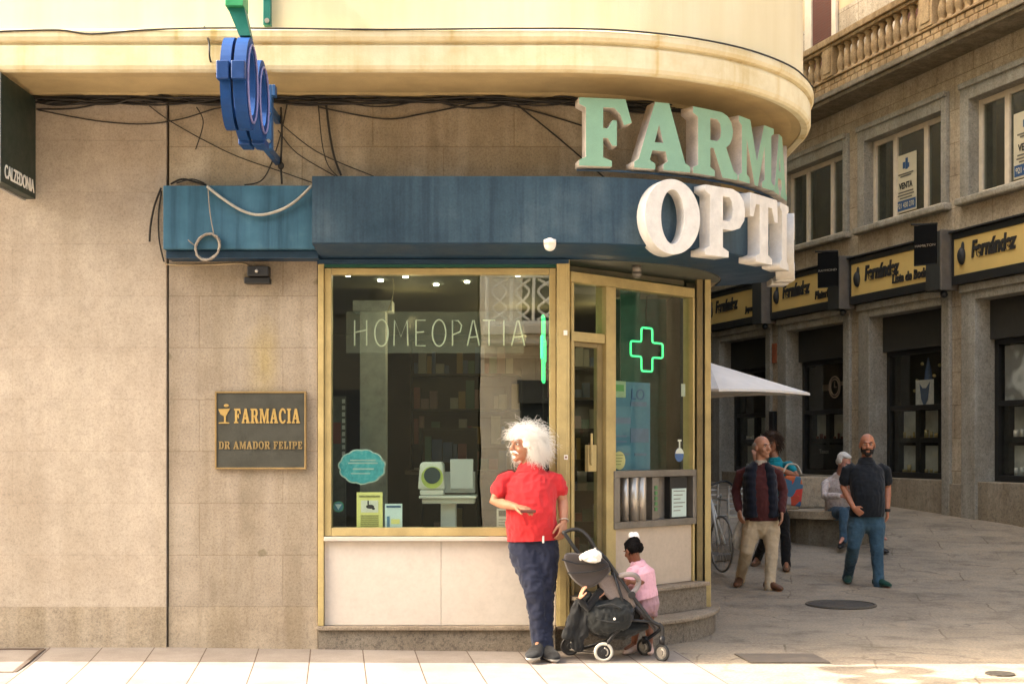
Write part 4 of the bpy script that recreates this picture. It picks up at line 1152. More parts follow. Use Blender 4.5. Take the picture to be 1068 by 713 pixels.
bm = B(); tube(bm, spline([P(x, y, 9.655) for x, y in ((-6, 33), (60, 31.5), (95, 35.5), (150, 31.5), (220, 29.5), (300, 30), (400, 31), (535, 30))] + [Vector((CX + 2.295 * math.sin(R(a)), CY - 2.295 * math.cos(R(a)), 4.60)) for a in (4, 14, 26, 40, 56, 72)], 6), .007, 6)
tag(obj('wire', bm, blk, smooth=True, loc=P(200, 30, 9.655)), 'thin black wire running along the top edge of the cream moulding', 'cable')
bm = B(); tube(bm, spline([P(213, 28, 9.70), P(218, 45, 9.66), P(219, 62, 9.66), P(226, 78, 9.9)], 6), .007, 6)
tag(obj('wire', bm, blk, smooth=True, loc=P(218, 45, 9.66)), 'short black wire hanging over the moulding beside the blue rings', 'cable')
bm = B(); tube(bm, spline([P(216, 194.5, 10.18), P(232, 207, 10.17), P(252, 219.5, 10.17), P(270, 224, 10.17), P(290, 220, 10.17), P(308, 210, 10.17), P(325, 194, 10.15)], 7), .011, 8)
tag(obj('loose_cable', bm, plain('cable_grey', (.36, .34, .28), .6), smooth=True, loc=P(270, 223, 10.17)), 'pale grey cable drooping across the left blue canopy panel', 'cable')
bm = B()
for i in range(4):
    pts = [P(216.5 + random.uniform(-1, 1) + 12.5 * math.cos(a * math.pi / 14) - 2 * math.sin(a * math.pi / 14), 257.5 + random.uniform(-.8, .8) + 13.5 * math.sin(a * math.pi / 14), 10.165 + .012 * i) for a in range(28)]
    loft(bm, pts, [.0075] * 28, 6, None, False, True)
tube(bm, spline([P(217, 196, 10.18), P(219, 222, 10.18), P(223, 244, 10.17)], 5), .004); tube(bm, spline([P(203, 256, 10.18), P(196, 250, 10.16), P(200, 254, 10.17)], 4), .004)
tag(obj('cable_coil', bm, plain('cable_brown', (.28, .24, .19), .6), smooth=True, loc=P(216, 257, 10.17)), 'coil of grey brown cable hanging on the left blue canopy panel', 'cable')
bm = B(); tube(bm, spline([P(168, 196, YF - .04), P(161, 215, YF - .04), P(157, 236, YF - .04), P(156, 252, YF - .04)], 6), .008, 6)
tube(bm, spline([P(168.5, 199, YF - .03), P(165.5, 222, YF - .03), P(166, 250, YF - .03), P(171, 273, YF - .03)], 6), .006, 6)
tag(obj('loose_cable', bm, blk, smooth=True, loc=P(160, 220, YF - .03)), 'dark cable ends hanging on the wall at the left tip of the canopy', 'cable')

# ------------------------------------------------------------------ behind and on the display window
YG = YF + .058
def GX(px, Y=YG): return (px - CXP) / F0 * Y
def GZ(py, Y=YG): return CAMZ - (py - HORIZ) / F0 * Y
nh = thing('lettering_panel', 'clear hanging panel with thin neon lettering inside the display window', 'sign', (GX(455), 10.62, GZ(368)))
m = bpy.data.materials.new('acrylic'); m.use_nodes = True; t_ = m.node_tree; bs = t_.nodes['Principled BSDF']
tr = t_.nodes.new('ShaderNodeBsdfTransparent'); df = t_.nodes.new('ShaderNodeBsdfDiffuse'); df.inputs[0].default_value = (.5, .5, .42, 1); mxx = t_.nodes.new('ShaderNodeMixShader'); mxx.inputs[0].default_value = .14
t_.links.new(tr.outputs[0], mxx.inputs[1]); t_.links.new(df.outputs[0], mxx.inputs[2]); t_.links.new(mxx.outputs[0], t_.nodes['Material Output'].inputs['Surface']); t_.nodes.remove(bs)
Yn = 10.62
bm = B(); box(bm, GX(361, Yn), GX(546, Yn), Yn, Yn + .006, GZ(368, Yn), GZ(325, Yn)); obj('panel', bm, m, nh)
neon_w = emit('neon_pale', (.74, .72, .56), .03)
ST = {'H': [[(0, 0), (0, 1)], [(1, 0), (1, 1)], [(0, .52), (1, .62)]], 'O': [E(.5, .5, .5, .52, 25, 0, 375)], 'M': [[(0, 0), (.05, 1), (.5, .35), (.95, 1), (1, 0)]], 'E': [[(1, 1), (0, 1), (0, 0), (1, .0)], [(0, .52), (.85, .55)]],
      'P': [[(0, 0), (0, 1), (.6, .98), (.95, .8), (.8, .55), (0, .42)]], 'A': [[(0, 0), (.45, 1), (.55, 1), (1, 0)], [(.1, .32), (.9, .36)]], 'T': [[(0, 1), (1, 1)], [(.5, 1), (.5, 0)]], 'I': [[(.5, 0), (.5, 1)]]}
lx = [('H', 370, 384), ('O', 394, 411), ('M', 420, 437), ('E', 447, 459), ('O', 468, 485), ('P', 494, 505), ('A', 489 + 19, 505 + 16), ('T', 520, 530), ('I', 525, 537), ('A', 534, 547)]
lx = [('H', 370, 384), ('O', 394, 411), ('M', 420, 437), ('E', 450, 460), ('O', 472, 489), ('P', 497, 507), ('A', 487 + 25, 524), ('T', 526, 533), ('I', 533, 537), ('A', 538, 548)]
lx = [('H', 370, 382.5), ('O', 391, 405), ('M', 411, 425.5), ('E', 434, 444), ('O', 451, 465), ('P', 472, 482), ('A', 487.5, 500), ('T', 503.5, 516.5), ('I', 522.5, 528.5), ('A', 533.5, 547)]
for c, a, b in lx:
    bm = B()
    for stp in ST[c]:
        tube(bm, [Vector((GX(a, Yn) + (GX(b, Yn) - GX(a, Yn)) * x, Yn - .012, GZ(360.5, Yn) + (GZ(334, Yn) - GZ(360.5, Yn)) * y)) for x, y in stp], .0055, 6)
    obj('letter', bm, neon_w, nh, smooth=True)
bm = B(); tube(bm, spline([P(404, 326, Yn), P(409, 312, Yn), P(411, 300, Yn), P(410, 291, Yn)], 5), .004); obj('cord', bm, wb, nh)

def sheet(name, lab, cat, x0, x1, y0, y1, m, Y=YG, group=None):
    th = thing(name, lab, cat, (GX((x0 + x1) / 2, Y), Y, GZ(y1, Y)), group)
    bm = B(); box(bm, GX(x0, Y), GX(x1, Y), Y, Y + .003, GZ(y1, Y), GZ(y0, Y)); obj('sheet', bm, m, th)
    return th
def bars(th, rows, m, Y=YG, name='print'):
    bm = B()
    for x0, x1, y0, y1 in rows: box(bm, GX(x0, Y), GX(x1, Y), Y - .003, Y - .001, GZ(y1, Y), GZ(y0, Y))
    obj(name, bm, m, th)
yel = plain('notice_yellow', (.85, .79, .30), .6, var=.05)
th = sheet('notice', 'yellow camera warning notice standing in the bottom left of the window', 'notice', 372, 399, 513, 551, yel)
bars(th, [(376.5, 394.5, 521.5, 534)], white, name='picture')
bm = B(); Y = YG - .004; ell(bm, (GX(386), Y, GZ(528)), (.032, .004, .016)); ell(bm, (GX(384), Y, GZ(524)), (.006, .003, .02)); ell(bm, (GX(389.5), Y, GZ(530)), (.012, .004, .01)); obj('camera_symbol', bm, ink, th)
me = fit_text('ZONA VIDEOVIGILADA', Vector((GX(385.3), YG - .003, GZ(517.3))), (1, 0, 0), .165, .014, .002); finish('lettering', me, ink, th)
bars(th, [(376, 395, 537 + i * 2.1, 538 + i * 2.1) for i in range(6)], plain('ink_olive', (.25, .24, .10), .6))
th = sheet('notice', 'small pale blue leaflet standing beside the yellow notice', 'leaflet', 401.5, 419.5, 525, 551, plain('leaflet_blue', (.66, .78, .82), .6, var=.05))
bars(th, [(403, 418, 527, 529)], navy); bars(th, [(403.5, 406.5, 538, 549)], plain('ink_sky', (.12, .25, .42), .6), name='figure'); bars(th, [(408, 417, 541, 546)], yel, name='patch')
th = thing('cloud_sticker', 'teal cloud shaped sticker with white rim on the lower left glass', 'sticker', (GX(378), YG, GZ(505)))
def blob(cx, cy, rx, ry, n=72, lob=11, amp=.07):
    return [(GX(cx + rx * math.cos(2 * math.pi * i / n) * (1 + amp * abs(math.sin(lob * math.pi * i / n + .6)))), GZ(cy - ry * math.sin(2 * math.pi * i / n) * (1 + amp * abs(math.sin(lob * math.pi * i / n + .6))))) for i in range(n)]
bm = B(); prism(bm, blob(377.5, 486.5, 23.6, 17.6), YG + .0005, YG + .002, lambda v: Vector((v.x, v.z, v.y))); obj('rim', bm, plain('sticker_pale', (.50, .62, .60), .5), th)
k = NT('sticker_teal'); n_ = k.noise(14, 5, .7); tealm = k.out(k.ramp(n_, [(.3, (.03, .25, .33)), (.5, (.06, .38, .46)), (.72, (.22, .55, .60))]), .5); MATS['sticker_teal'] = tealm
bm = B(); prism(bm, blob(377.5, 486.5, 22.2, 16.2), YG - .002, YG, lambda v: Vector((v.x, v.z, v.y))); obj('face', bm, tealm, th)
bars(th, [(365, 392, 479, 480.3), (363, 394, 482, 483.3), (368, 390, 488, 489.5), (366, 386, 493, 494)], plain('ink_pale', (.45, .58, .60), .6), YG - .002)
bm = B(); cyl(bm, (GX(353), YG - .002, GZ(528)), (GX(353), YG + .001, GZ(528)), .043, 24); tg = thing('round_sticker', 'small round blue sticker with green rim low on the left glass', 'sticker', (GX(353), YG, GZ(533))); obj('rim', bm, plain('sticker_green', (.06, .30, .16), .5), tg)
bm = B(); cyl(bm, (GX(353), YG - .004, GZ(528)), (GX(353), YG - .002, GZ(528)), .036, 24); obj('face', bm, plain('sticker_blue', (.06, .20, .30), .5), tg)
bm = B(); prism(bm, [(GX(349.5), GZ(525.5)), (GX(356.5), GZ(525.5)), (GX(353), GZ(531))], YG - .006, YG - .004, lambda v: Vector((v.x, v.z, v.y))); obj('arrow', bm, plain('ink_pale', (0, 0, 0)), tg)
th = sheet('notice', 'white card in the window just left of the red shirt', 'card', 518, 529, 530, 549, plain('card_white', (.60, .58, .52), .6))
bars(th, [(520, 528, 532, 538)], ink); bars(th, [(520, 528, 541, 542), (520, 528, 544, 545), (520, 526, 546.5, 547.5)], plain('ink_grey', (0, 0, 0)))
# blood pressure machine
Ym = 10.80
bp = thing('pressure_machine', 'white blood pressure machine on a pedestal inside the display window', 'machine', (GX(467, Ym), Ym, .43))
def mb(bm, x0, x1, y0, y1, d0, d1): box(bm, GX(x0, Ym), GX(x1, Ym), Ym + d0, Ym + d1, GZ(y1, Ym), GZ(y0, Ym))
mw = plain('machine_white', (.85, .85, .80), .45, var=.05); mg = plain('machine_grey', (.55, .57, .57), .5, var=.06)
bm = B(); box(bm, GX(459, Ym), GX(475.5, Ym), Ym + .06, Ym + .2, .43, GZ(522, Ym)); obj('pedestal', bm, mw, bp, bevel=.01)
bm = B(); mb(bm, 437, 497, 516.5, 519.5, -.03, .32); mb(bm, 440, 495, 519.6, 525, .0, .28); obj('table_top', bm, mw, bp, bevel=.008)
bm = B(); prism(bm, [(GX(436, Ym), GZ(510, Ym)), (GX(438, Ym), GZ(484, Ym)), (GX(441, Ym), GZ(481.5, Ym)), (GX(460, Ym), GZ(481.5, Ym)), (GX(462, Ym), GZ(484, Ym)), (GX(464, Ym), GZ(510, Ym))], Ym - .02, Ym + .25, lambda v: Vector((v.x, v.z, v.y)))
mb(bm, 438, 463, 510.5, 516, -.02, .2); obj('arm_unit', bm, mw, bp, bevel=.012)
bm = B(); cyl(bm, (GX(451, Ym), Ym - .034, GZ(497.5, Ym)), (GX(451, Ym), Ym - .018, GZ(497.5, Ym)), .088, 32); cu_ = obj('cuff_ring', bm, plain('lime_ring', (.55, .66, .16), .5), bp)
bm = B(); cyl(bm, (GX(451, Ym), Ym - .040, GZ(495.5, Ym)), (GX(451, Ym), Ym - .0345, GZ(495.5, Ym)), .066, 32); obj('cuff', bm, plain('cuff_slate', (.03, .06, .075), .5), cu_)
bm = B(); mb(bm, 469.5, 493.5, 478.5, 509.5, .0, .04); mb(bm, 463, 495, 492, 514, .06, .2); obj('display', bm, mg, bp, bevel=.004)
# neon cross in the corner pane; a second one stands in for a green reflection
neon_g = emit('neon_green', (.05, .80, .22), .30)
def cross_pts(w, a): 
    p = [(-a, w), (a, w), (a, a), (w, a), (w, -a), (a, -a), (a, -w), (-a, -w), (-a, -a), (-w, -a), (-w, a), (-a, a)]
    out = []
    n = len(p); rr = .022
    for i in range(n):
        q = Vector((*p[i], 0)); d0 = (Vector((*p[i - 1], 0)) - q); d1 = (Vector((*p[(i + 1) % n], 0)) - q)
        d0.normalize(); d1.normalize()
        for t in range(4):
            s = t / 3; out.append(q + d0 * rr * (1 - s) ** 2 + d1 * rr * s ** 2)
    return out
nc = thing('neon_cross', 'green neon cross glowing inside the corner pane', 'neon sign', C(Vector((cs(683), .06, 2.15))))
s0 = cs(683); zc = cz(683, 364)
bm = B(); loft(bm, [C(Vector((s0 + p.x * 1.18, .085, zc + p.y))) for p in cross_pts(.182, .062)], [.0085] * 48, 6, None, False, True); obj('tube', bm, neon_g, nc, smooth=True)
bm = B(); tube(bm, [C(Vector((s0, .10, zc + .18))), C(Vector((s0 + .02, .10, zc + .45))), C(Vector((s0 + .1, .10, 2.88)))], .003); obj('wire', bm, blk, nc)
nc = thing('neon_cross', 'added green cross standing in for a reflection at the right side of the display window', 'neon sign', (.25, 10.7, 2.2))
bm = B(); xx = GX(566.8, 10.72); zz = GZ(364, 10.72); loft(bm, [Vector((xx + p.x * .07, 10.72 + p.x, zz + p.y)) for p in cross_pts(.26, .085)], [.012] * 48, 6, None, False, True); obj('tube', bm, neon_g, nc, smooth=True)
# posters on the corner pane
def csheet(name, lab, cat, x0, x1, y0, y1, m, o=.034):
    a, b = cs(x0), cs(x1); mid = (x0 + x1) / 2
    za, zb_ = cz(mid, y1), cz(mid, y0)
    th = thing(name, lab, cat, C(Vector(((a + b) / 2, o, za))))
    bm = B(); box(bm, a, b, o, o + .003, za, zb_, C); obj('sheet', bm, m, th)
    return th, a, b, za, zb_
k = NT('poster_blue'); n_ = k.noise(5, 4, .6); pbl = k.out(k.ramp(n_, [(.3, (.035, .12, .20)), (.7, (.06, .18, .28))]), .5)
th, a, b, za, zb_ = csheet('window_poster', 'large dim blue poster inside the left of the corner pane', 'poster', 641, 683, 398, 491, pbl, .05)
me = fit_text('LO', C(Vector((a + (b - a) * .68, .045, zb_ - .10))), CU, .17, .09, .002); finish('lettering', me, navy, th)
bm = B()
for q0, q1, y0, y1 in ((.05, .5, .40, .47), (.5, .95, .52, .68), (.5, .9, .22, .27), (.1, .4, .6, .62), (.1, .4, .66, .68), (.6, .9, .8, .83), (.1, .45, .8, .82)): box(bm, a + (b - a) * q0, a + (b - a) * q1, .045, .048, zb_ - (zb_ - za) * y1, zb_ - (zb_ - za) * y0, C)
obj('picture', bm, plain('ink_slate', (0, 0, 0)), th)
th, a, b, za, zb_ = csheet('notice', 'pale green notice at the left edge of the corner pane', 'notice', 641, 656, 397, 414, plain('notice_green', (.30, .42, .28), .6))
bm = B(); box(bm, a + .02, b - .03, .029, .032, za + .05, zb_ - .03, C); obj('print', bm, plain('ink_green', (.08, .26, .08), .6), th)
th, a, b, za, zb_ = csheet('notice', 'small white card at the right edge of the corner pane', 'card', 714, 718, 400, 413, plain('card_white', (0, 0, 0)))
def cdisc(name, lab, cat, px, py, r, m, o=.030):
    th = thing(name, lab, cat, C(Vector((cs(px), o, cz(px, py) - r)))); bm = B(); c0 = Vector((cs(px), o, cz(px, py)))
    loft(bm, [C(c0 + Vector((0, .004, 0))), C(c0 + Vector((0, 0, 0)))], [r, r], 28, None, False); obj('disc', bm, m, th); return th, c0
th, c0 = cdisc('round_sticker', 'round yellow sticker low on the left of the corner pane', 'sticker', 649, 480, .075, plain('sticker_yellow', (.50, .46, .20), .5, var=.1))
bm = B()
for i in range(4): box(bm, c0.x - .045, c0.x + .045 - .01 * i, c0.y - .004, c0.y - .001, c0.z + .04 - i * .025, c0.z + .048 - i * .025, C)
obj('print', bm, plain('ink_olive', (0, 0, 0)), th)
th, c0 = cdisc('hanging_tag', 'blue and white round tag hanging on the right of the corner pane', 'tag', 711.5, 474, .06, plain('tag_blue', (.08, .16, .42), .5))
bm = B(); prism(bm, [(.058 * math.cos(R(a)), .058 * math.sin(R(a))) for a in range(10, 171, 10)], -.004, -.001, lambda v: C(c0 + Vector((v.x, v.z, v.y)))); obj('cap', bm, white, th)
bm = B(); box(bm, c0.x - .008, c0.x + .008, c0.y - .004, c0.y, c0.z + .06, c0.z + .125, C); box(bm, c0.x - .025, c0.x + .025, c0.y - .004, c0.y, c0.z + .115, c0.z + .13, C); obj('hook', bm, white, th)
# teal partition behind the pane
pt = thing('partition', 'dark teal partition standing inside behind the neon cross', 'partition', (1.2, 12.3, .43))
bm = B(); box(bm, .95, 1.12, 11.75, 11.80, .44, 2.98); box(bm, .9, 1.45, 12.6, 12.65, .44, 2.98); obj('board', bm, plain('partition_teal', (.02, .10, .075), .6), pt)
# stickers on the frames
for px, py in ((588, 352), (588, 472), (587, 496)):
    pass
th = thing('small_sticker', 'tiny white sticker on the gold column beside the wild haired man', 'sticker', (GX(589, YF - .05), YF - .05, GZ(477, YF)))
bm = B(); box(bm, GX(588, YF), GX(592, YF), YF - .0535, YF - .0505, GZ(479, YF), GZ(474, YF)); obj('paper', bm, white, th)
bm = B(); cyl(bm, (GX(590, YF), YF - .055, GZ(476.5, YF)), (GX(590, YF), YF - .0537, GZ(476.5, YF)), .008, 12); obj('dot', bm, cols[0], th)
th = thing('small_sticker', 'tiny pale sticker high on the gold column at transom height', 'sticker', (GX(590, YF - .05), YF - .05, GZ(348, YF)))
bm = B(); box(bm, GX(587.5, YF), GX(591.5, YF), YF - .0535, YF - .0505, GZ(350, YF), GZ(345, YF)); obj('paper', bm, white, th)

# ------------------------------------------------------------------ street furniture
def on_ground(px, py):
    """the point of the street seen at (px, py)"""
    Y = 8.0
    while CAMZ - (py - HORIZ) / F0 * Y > gz(Y): Y += .01
    return Vector(((px - CXP) / F0 * Y, Y, gz(Y)))
c = on_ground(877, 630.5)
k = NT('cast_iron'); vo = k.n('ShaderNodeTexVoronoi'); vo.inputs['Scale'].default_value = 26; k.l(k.tc.outputs['Object'], vo.inputs[0])
iron = k.out(k.ramp(vo.outputs['Distance'], [(.2, (.045, .036, .026)), (.5, (.075, .062, .045))]), .55, k.bump(vo.outputs['Distance'], .6, .01), .3); MATS['iron'] = iron
mh = thing('manhole_cover', 'round dark iron manhole cover set in the shaded paving', 'manhole', c)
bm = B(); cyl(bm, c, c + Vector((0, 0, .010)), .315, 40); obj('lid', bm, iron, mh)
bm = B(); loft(bm, [c + Vector((.335 * math.cos(2 * math.pi * i / 40), .335 * math.sin(2 * math.pi * i / 40), .004)) for i in range(40)], [.014] * 40, 6, None, False, True); obj('rim', bm, plain('rim_grey', (.10, .085, .065), .7), mh)
c = on_ground(1043, 703)
mh = thing('small_cover', 'small round iron cover in the sunlit paving at bottom right', 'manhole', c)
bm = B(); cyl(bm, c, c + Vector((0, 0, .010)), .10, 30); obj('lid', bm, iron, mh)
q = [on_ground(*p) for p in ((766, 682.5), (848, 682.5), (866, 691.5), (783, 691.5))]
cg = sum(q, Vector()) / 4
gr = thing('drain_cover', 'grey rectangular drain cover at the edge of the sunlight', 'drain cover', cg)
bm = B(); vs = [bm.verts.new(v + Vector((0, 0, .002))) for v in q] + [bm.verts.new(v + Vector((0, 0, .012))) for v in q]
for f in ((0, 1, 2, 3), (4, 5, 6, 7), (0, 1, 5, 4), (1, 2, 6, 5), (2, 3, 7, 6), (3, 0, 4, 7)): bm.faces.new([vs[i] for i in f])
obj('plate', bm, plain('plate_grey', (.12, .10, .08), .7, var=.3), gr)
hc = thing('access_hatch', 'square pavement hatch with dark frame at the left edge', 'hatch', (-4.2, 9.9, 0))
def pp_(px, py, z=.0):
    v = on_ground(px, py); return v
q = [pp_(-60, 681.5), pp_(45, 681.5), pp_(15, 702), pp_(-60, 702)]
cq = sum(q, Vector()) / 4
bm = B()
for i in range(4):
    a, b = q[i], q[(i + 1) % 4]; d = (b - a).normalized(); nn = Vector((-d.y, d.x, 0)) * .018
    vs = []
    for z in (.0, .034 if True else 0):
        for v in (a - nn, b - nn, b + nn, a + nn): vs.append(bm.verts.new((v.x, v.y, z + pz(v.x, v.y))))
    for f in ((0, 1, 2, 3), (4, 5, 6, 7), (0, 1, 5, 4), (1, 2, 6, 5), (2, 3, 7, 6), (3, 0, 4, 7)): bm.faces.new([vs[i] for i in f])
bmesh.ops.translate(bm, verts=bm.verts[:], vec=(0, 0, -.026))
obj('frame', bm, plain('hatch_iron', (.10, .07, .05), .7), hc)

# white parasol
uc = Vector((2.49, 17.0, gz(17)))
um = thing('parasol', 'white parasol over the cafe seats, cut off by the gold corner post', 'parasol', uc)
k = NT('parasol_cloth'); n_ = k.noise(3, 3); 
cloth_w = k.out(k.ramp(n_, [(.3, (.70, .67, .62)), (.7, (.80, .77, .72))]), .9, k.bump(n_, .2, .02), 0, .1); k.b.inputs['Transmission Weight'].default_value = 0.0
bm = B(); za, zt_ = 2.27, 2.66
apex = bm.verts.new((uc.x, uc.y, zt_)); ring = []; low = []
for i in range(4):
    for s in range(6):
        a0 = R(45 + 90 * i); a1 = R(45 + 90 * (i + 1)); f = s / 6
        p = Vector((math.cos(a0), math.sin(a0), 0)) * (1 - f) + Vector((math.cos(a1), math.sin(a1), 0)) * f
        p = p * 1.0
        p = Matrix.Rotation(R(42), 3, 'Z') @ p
        sag = .05 * math.sin(math.pi * f)
        ring.append(bm.verts.new((uc.x + p.x * 1.27, uc.y + p.y * 1.27, za + sag * .4))); low.append(bm.verts.new((uc.x + p.x * 1.275, uc.y + p.y * 1.275, za - .03 + sag * .4)))
for i in range(24):
    bm.faces.new((apex, ring[i], ring[(i + 1) % 24])); bm.faces.new((ring[i], low[i], low[(i + 1) % 24], ring[(i + 1) % 24]))
cnp = obj('canopy', bm, cloth_w, um); sm_ = cnp.modifiers.new('solid', 'SOLIDIFY'); sm_.thickness = .004
bm = B(); cyl(bm, uc, uc + Vector((0, 0, 2.62 - uc.z)), .024); obj('pole', bm, steel, um, smooth=True)
bm = B()
for i in range(4):
    p = Matrix.Rotation(R(42 + 45 + 90 * i), 3, 'Z') @ Vector((1.24, 0, 0)); tube(bm, [uc + Vector((0, 0, 2.63 - uc.z)), Vector((uc.x + p.x, uc.y + p.y, za - .01))], .012)
obj('rib', bm, steel, um)
bm = B(); cyl(bm, uc, uc + Vector((0, 0, .07)), .28, 24); obj('base', bm, steel_d, um)

# curved stone bench
bz = gz(18.0)
bc = Vector((4.35, 18.55, bz))
bench_m = stone('bench_stone', (.36, .295, .205), .28, mott=.25, gs=50)
bn = thing('stone_bench', 'curved stone bench with a high rounded back in the middle of the street', 'bench', bc)
def ringsec(r0, r1, z0, z1, a0, a1, n=28):
    bm = B(); V = []
    for i in range(n + 1):
        a = R(a0 + (a1 - a0) * i / n); d = Vector((math.cos(a), math.sin(a), 0))
        V.append([bm.verts.new(bc + d * r + Vector((0, 0, z - bz))) for r, z in ((r0, z0), (r1, z0), (r1, z1), (r0, z1))])
    for A_, C_ in zip(V, V[1:]):
        for q in range(4): bm.faces.new((A_[q], A_[(q + 1) % 4], C_[(q + 1) % 4], C_[q]))
    bm.faces.new(V[0]); bm.faces.new(V[-1][::-1]); return bm
obj('base', ringsec(.12, .60, bz - .1, bz + .36, -185, 10, 10), stone('bench_base', (.20, .175, .13), .3, mott=.3, gs=50), bn, bevel=.012)
obj('seat', ringsec(.05, .72, bz + .362, bz + .47, -188, 12), bench_m, bn, bevel=.035)
bm = B(); n = 24; V = []
for i in range(n + 1):
    a = R(200 - 205 * i / n); d = Vector((math.cos(a), math.sin(a), 0)); h = .44 * (math.sin(math.pi * min(1, max(0, (i + 1) / (n + 2)))) ** .35)
    V.append([bm.verts.new(bc + d * r + Vector((0, 0, z))) for r, z in ((.42, .46), (.70, .46), (.66, .47 + h), (.54, .47 + h))])
for A_, C_ in zip(V, V[1:]):
    for q_ in range(4): bm.faces.new((A_[q_], A_[(q_ + 1) % 4], C_[(q_ + 1) % 4], C_[q_]))
bm.faces.new(V[0]); bm.faces.new(V[-1][::-1])
obj('backrest', bm, bench_m, bn, bevel=.03)

# bicycle leaning by the post, cafe chairs behind it
by = 16.2
bz2 = gz(by)
bk = thing('bicycle', 'white bicycle parked just right of the gold corner post', 'bicycle', (2.6, by, bz2))
whitef = plain('bike_white', (.62, .62, .58), .35)
def bp3(px, py, dy=0): return P(px, py, by + dy)
for x, dyy in ((2.20, .5), (2.46, -.45)):
    c = Vector((x, by + dyy, bz2 + .33)); ax = Vector((.26, -.95, 0)).normalized()
    bm = B(); loft(bm, [c + ax * (.32 * math.cos(2 * math.pi * i / 32)) + Vector((0, 0, .32 * math.sin(2 * math.pi * i / 32))) for i in range(32)], [.014] * 32, 8, None, False, True)
    wh = obj('wheel', bm, steel_d, bk, smooth=True)
    bm = B()
    for i in range(14): tube(bm, [c, c + ax * (.31 * math.cos(2 * math.pi * i / 14)) + Vector((0, 0, .31 * math.sin(2 * math.pi * i / 14)))], .0025, 4)
    obj('spokes', bm, steel, wh)
W0, W1 = Vector((2.20, by + .5, bz2 + .33)), Vector((2.46, by - .45, bz2 + .33))
hd = W1 + Vector((-.10, .2, .52)); bb = (W0 + W1) / 2 + Vector((0, 0, -.05)); st_ = W0 + Vector((.08, -.12, .52))
bm = B()
for a, b, r in ((hd, bb, .02), (st_, bb, .018), (st_, hd - Vector((0, 0, .06)), .018), (W0, bb, .012), (W0, st_, .012), (W1 + Vector((.04, .02, 0)), hd, .016), (W1 - Vector((.04, .02, 0)), hd, .016), (hd, hd + Vector((-.03, .05, .16)), .016)): tube(bm, [a, b], r)
obj('frame', bm, whitef, bk, smooth=True)
bm = B(); h0 = hd + Vector((-.03, .05, .16)); tube(bm, spline([h0 + Vector((-.30, -.14, .0)), h0 + Vector((-.22, -.06, .05)), h0, h0 + Vector((.22, .1, .05)), h0 + Vector((.30, .02, .0))], 5), .013); obj('handlebar', bm, blackm, bk, smooth=True)
bm = B(); ell(bm, st_ + Vector((-.02, .02, .20)), (.08, .14, .035)); tube(bm, [st_, st_ + Vector((0, 0, .2))], .014); obj('saddle', bm, black, bk, smooth=True)
def cafe_chair(loc, rot, lab):
    t = thing('cafe_chair', lab, 'chair', loc, 'aluminium cafe chairs under the parasol')
    M_ = Matrix.Translation(loc) @ Matrix.Rotation(rot, 4, 'Z')
    al = plain('aluminium', (.52, .52, .49), .35, .6)
    T = lambda *p: M_ @ Vector(p)
    bm = B()
    for i in range(6): box(bm, -.21, .21, -.2 + i * .07, -.145 + i * .07, .44, .455, lambda v: M_ @ v)
    obj('seat', bm, al, t)
    bm = B()
    for i in range(5): tube(bm, spline([T(-.23, .2, .55 + i * .065), T(0, .27, .55 + i * .065), T(.23, .2, .55 + i * .065)], 5), .012, 6)
    obj('backrest', bm, al, t, smooth=True)
    for sx in (-1, 1):
        bm = B(); tube(bm, spline([T(sx * .24, -.24, 0), T(sx * .24, -.22, .45), T(sx * .26, -.18, .66), T(sx * .26, .1, .67), T(sx * .23, .21, .66)], 5), .013, 6); obj('leg', bm, al, t, smooth=True)
        bm = B(); tube(bm, [T(sx * .22, .26, 0), T(sx * .22, .2, .45), T(sx * .23, .22, .85)], .013, 6); obj('leg', bm, al, t, smooth=True)
cafe_chair(Vector((2.95, 17.7, gz(17.7))), R(200), 'aluminium slatted cafe chair just left of the man in the vest')
cafe_chair(Vector((2.55, 18.1, gz(18.1))), R(170), 'aluminium cafe chair behind the bicycle by the corner post')

# ------------------------------------------------------------------ people
def fuse(bm, voxel, smooth=2, fac=.45):
    me = bpy.data.meshes.new('tmp'); bmesh.ops.recalc_face_normals(bm, faces=bm.faces); bm.to_mesh(me); bm.free()
    ob = bpy.data.objects.new('tmp', me); COL.objects.link(ob)
    r = ob.modifiers.new('r', 'REMESH'); r.mode = 'VOXEL'; r.voxel_size = voxel
    s = ob.modifiers.new('s', 'SMOOTH'); s.factor = fac; s.iterations = smooth
    dg = bpy.context.evaluated_depsgraph_get(); dg.update()
    out = bpy.data.meshes.new_from_object(ob.evaluated_get(dg), depsgraph=dg)
    bpy.data.objects.remove(ob); bpy.data.meshes.remove(me)
    out.materials.clear()
    return out

def folds(me, amp=.006, sc=12.0, zs=.45, seed=0.0):
    """soft creases in cloth"""
    no = [v.normal.copy() for v in me.vertices]
    for v, n in zip(me.vertices, no):
        p = Vector((v.co.x * sc, v.co.y * sc, v.co.z * sc * zs)) + Vector((seed, 0, 0))
        a = noise.noise(p); b = 1 - abs(noise.noise(p * 1.9 + Vector((7, 3, 1)))) * 2
        v.co += n * (amp * (a * .7 + (b - .45) * .8))
    me.update()

def cut(me, co, no):
    b = bmesh.new(); b.from_mesh(me)
    bmesh.ops.bisect_plane(b, geom=b.verts[:] + b.edges[:] + b.faces[:], plane_co=co, plane_no=-no, clear_outer=True)
    ed = [x for x in b.edges if x.is_boundary]
    r = bmesh.ops.extrude_edge_only(b, edges=ed)['geom']
    vs = [x for x in r if isinstance(x, bmesh.types.BMVert)]
    c = sum((v.co for v in vs), Vector()) / max(1, len(vs))
    for v in vs: v.co += (c - v.co) * .10 + no * .004
    b.to_mesh(me); b.free()

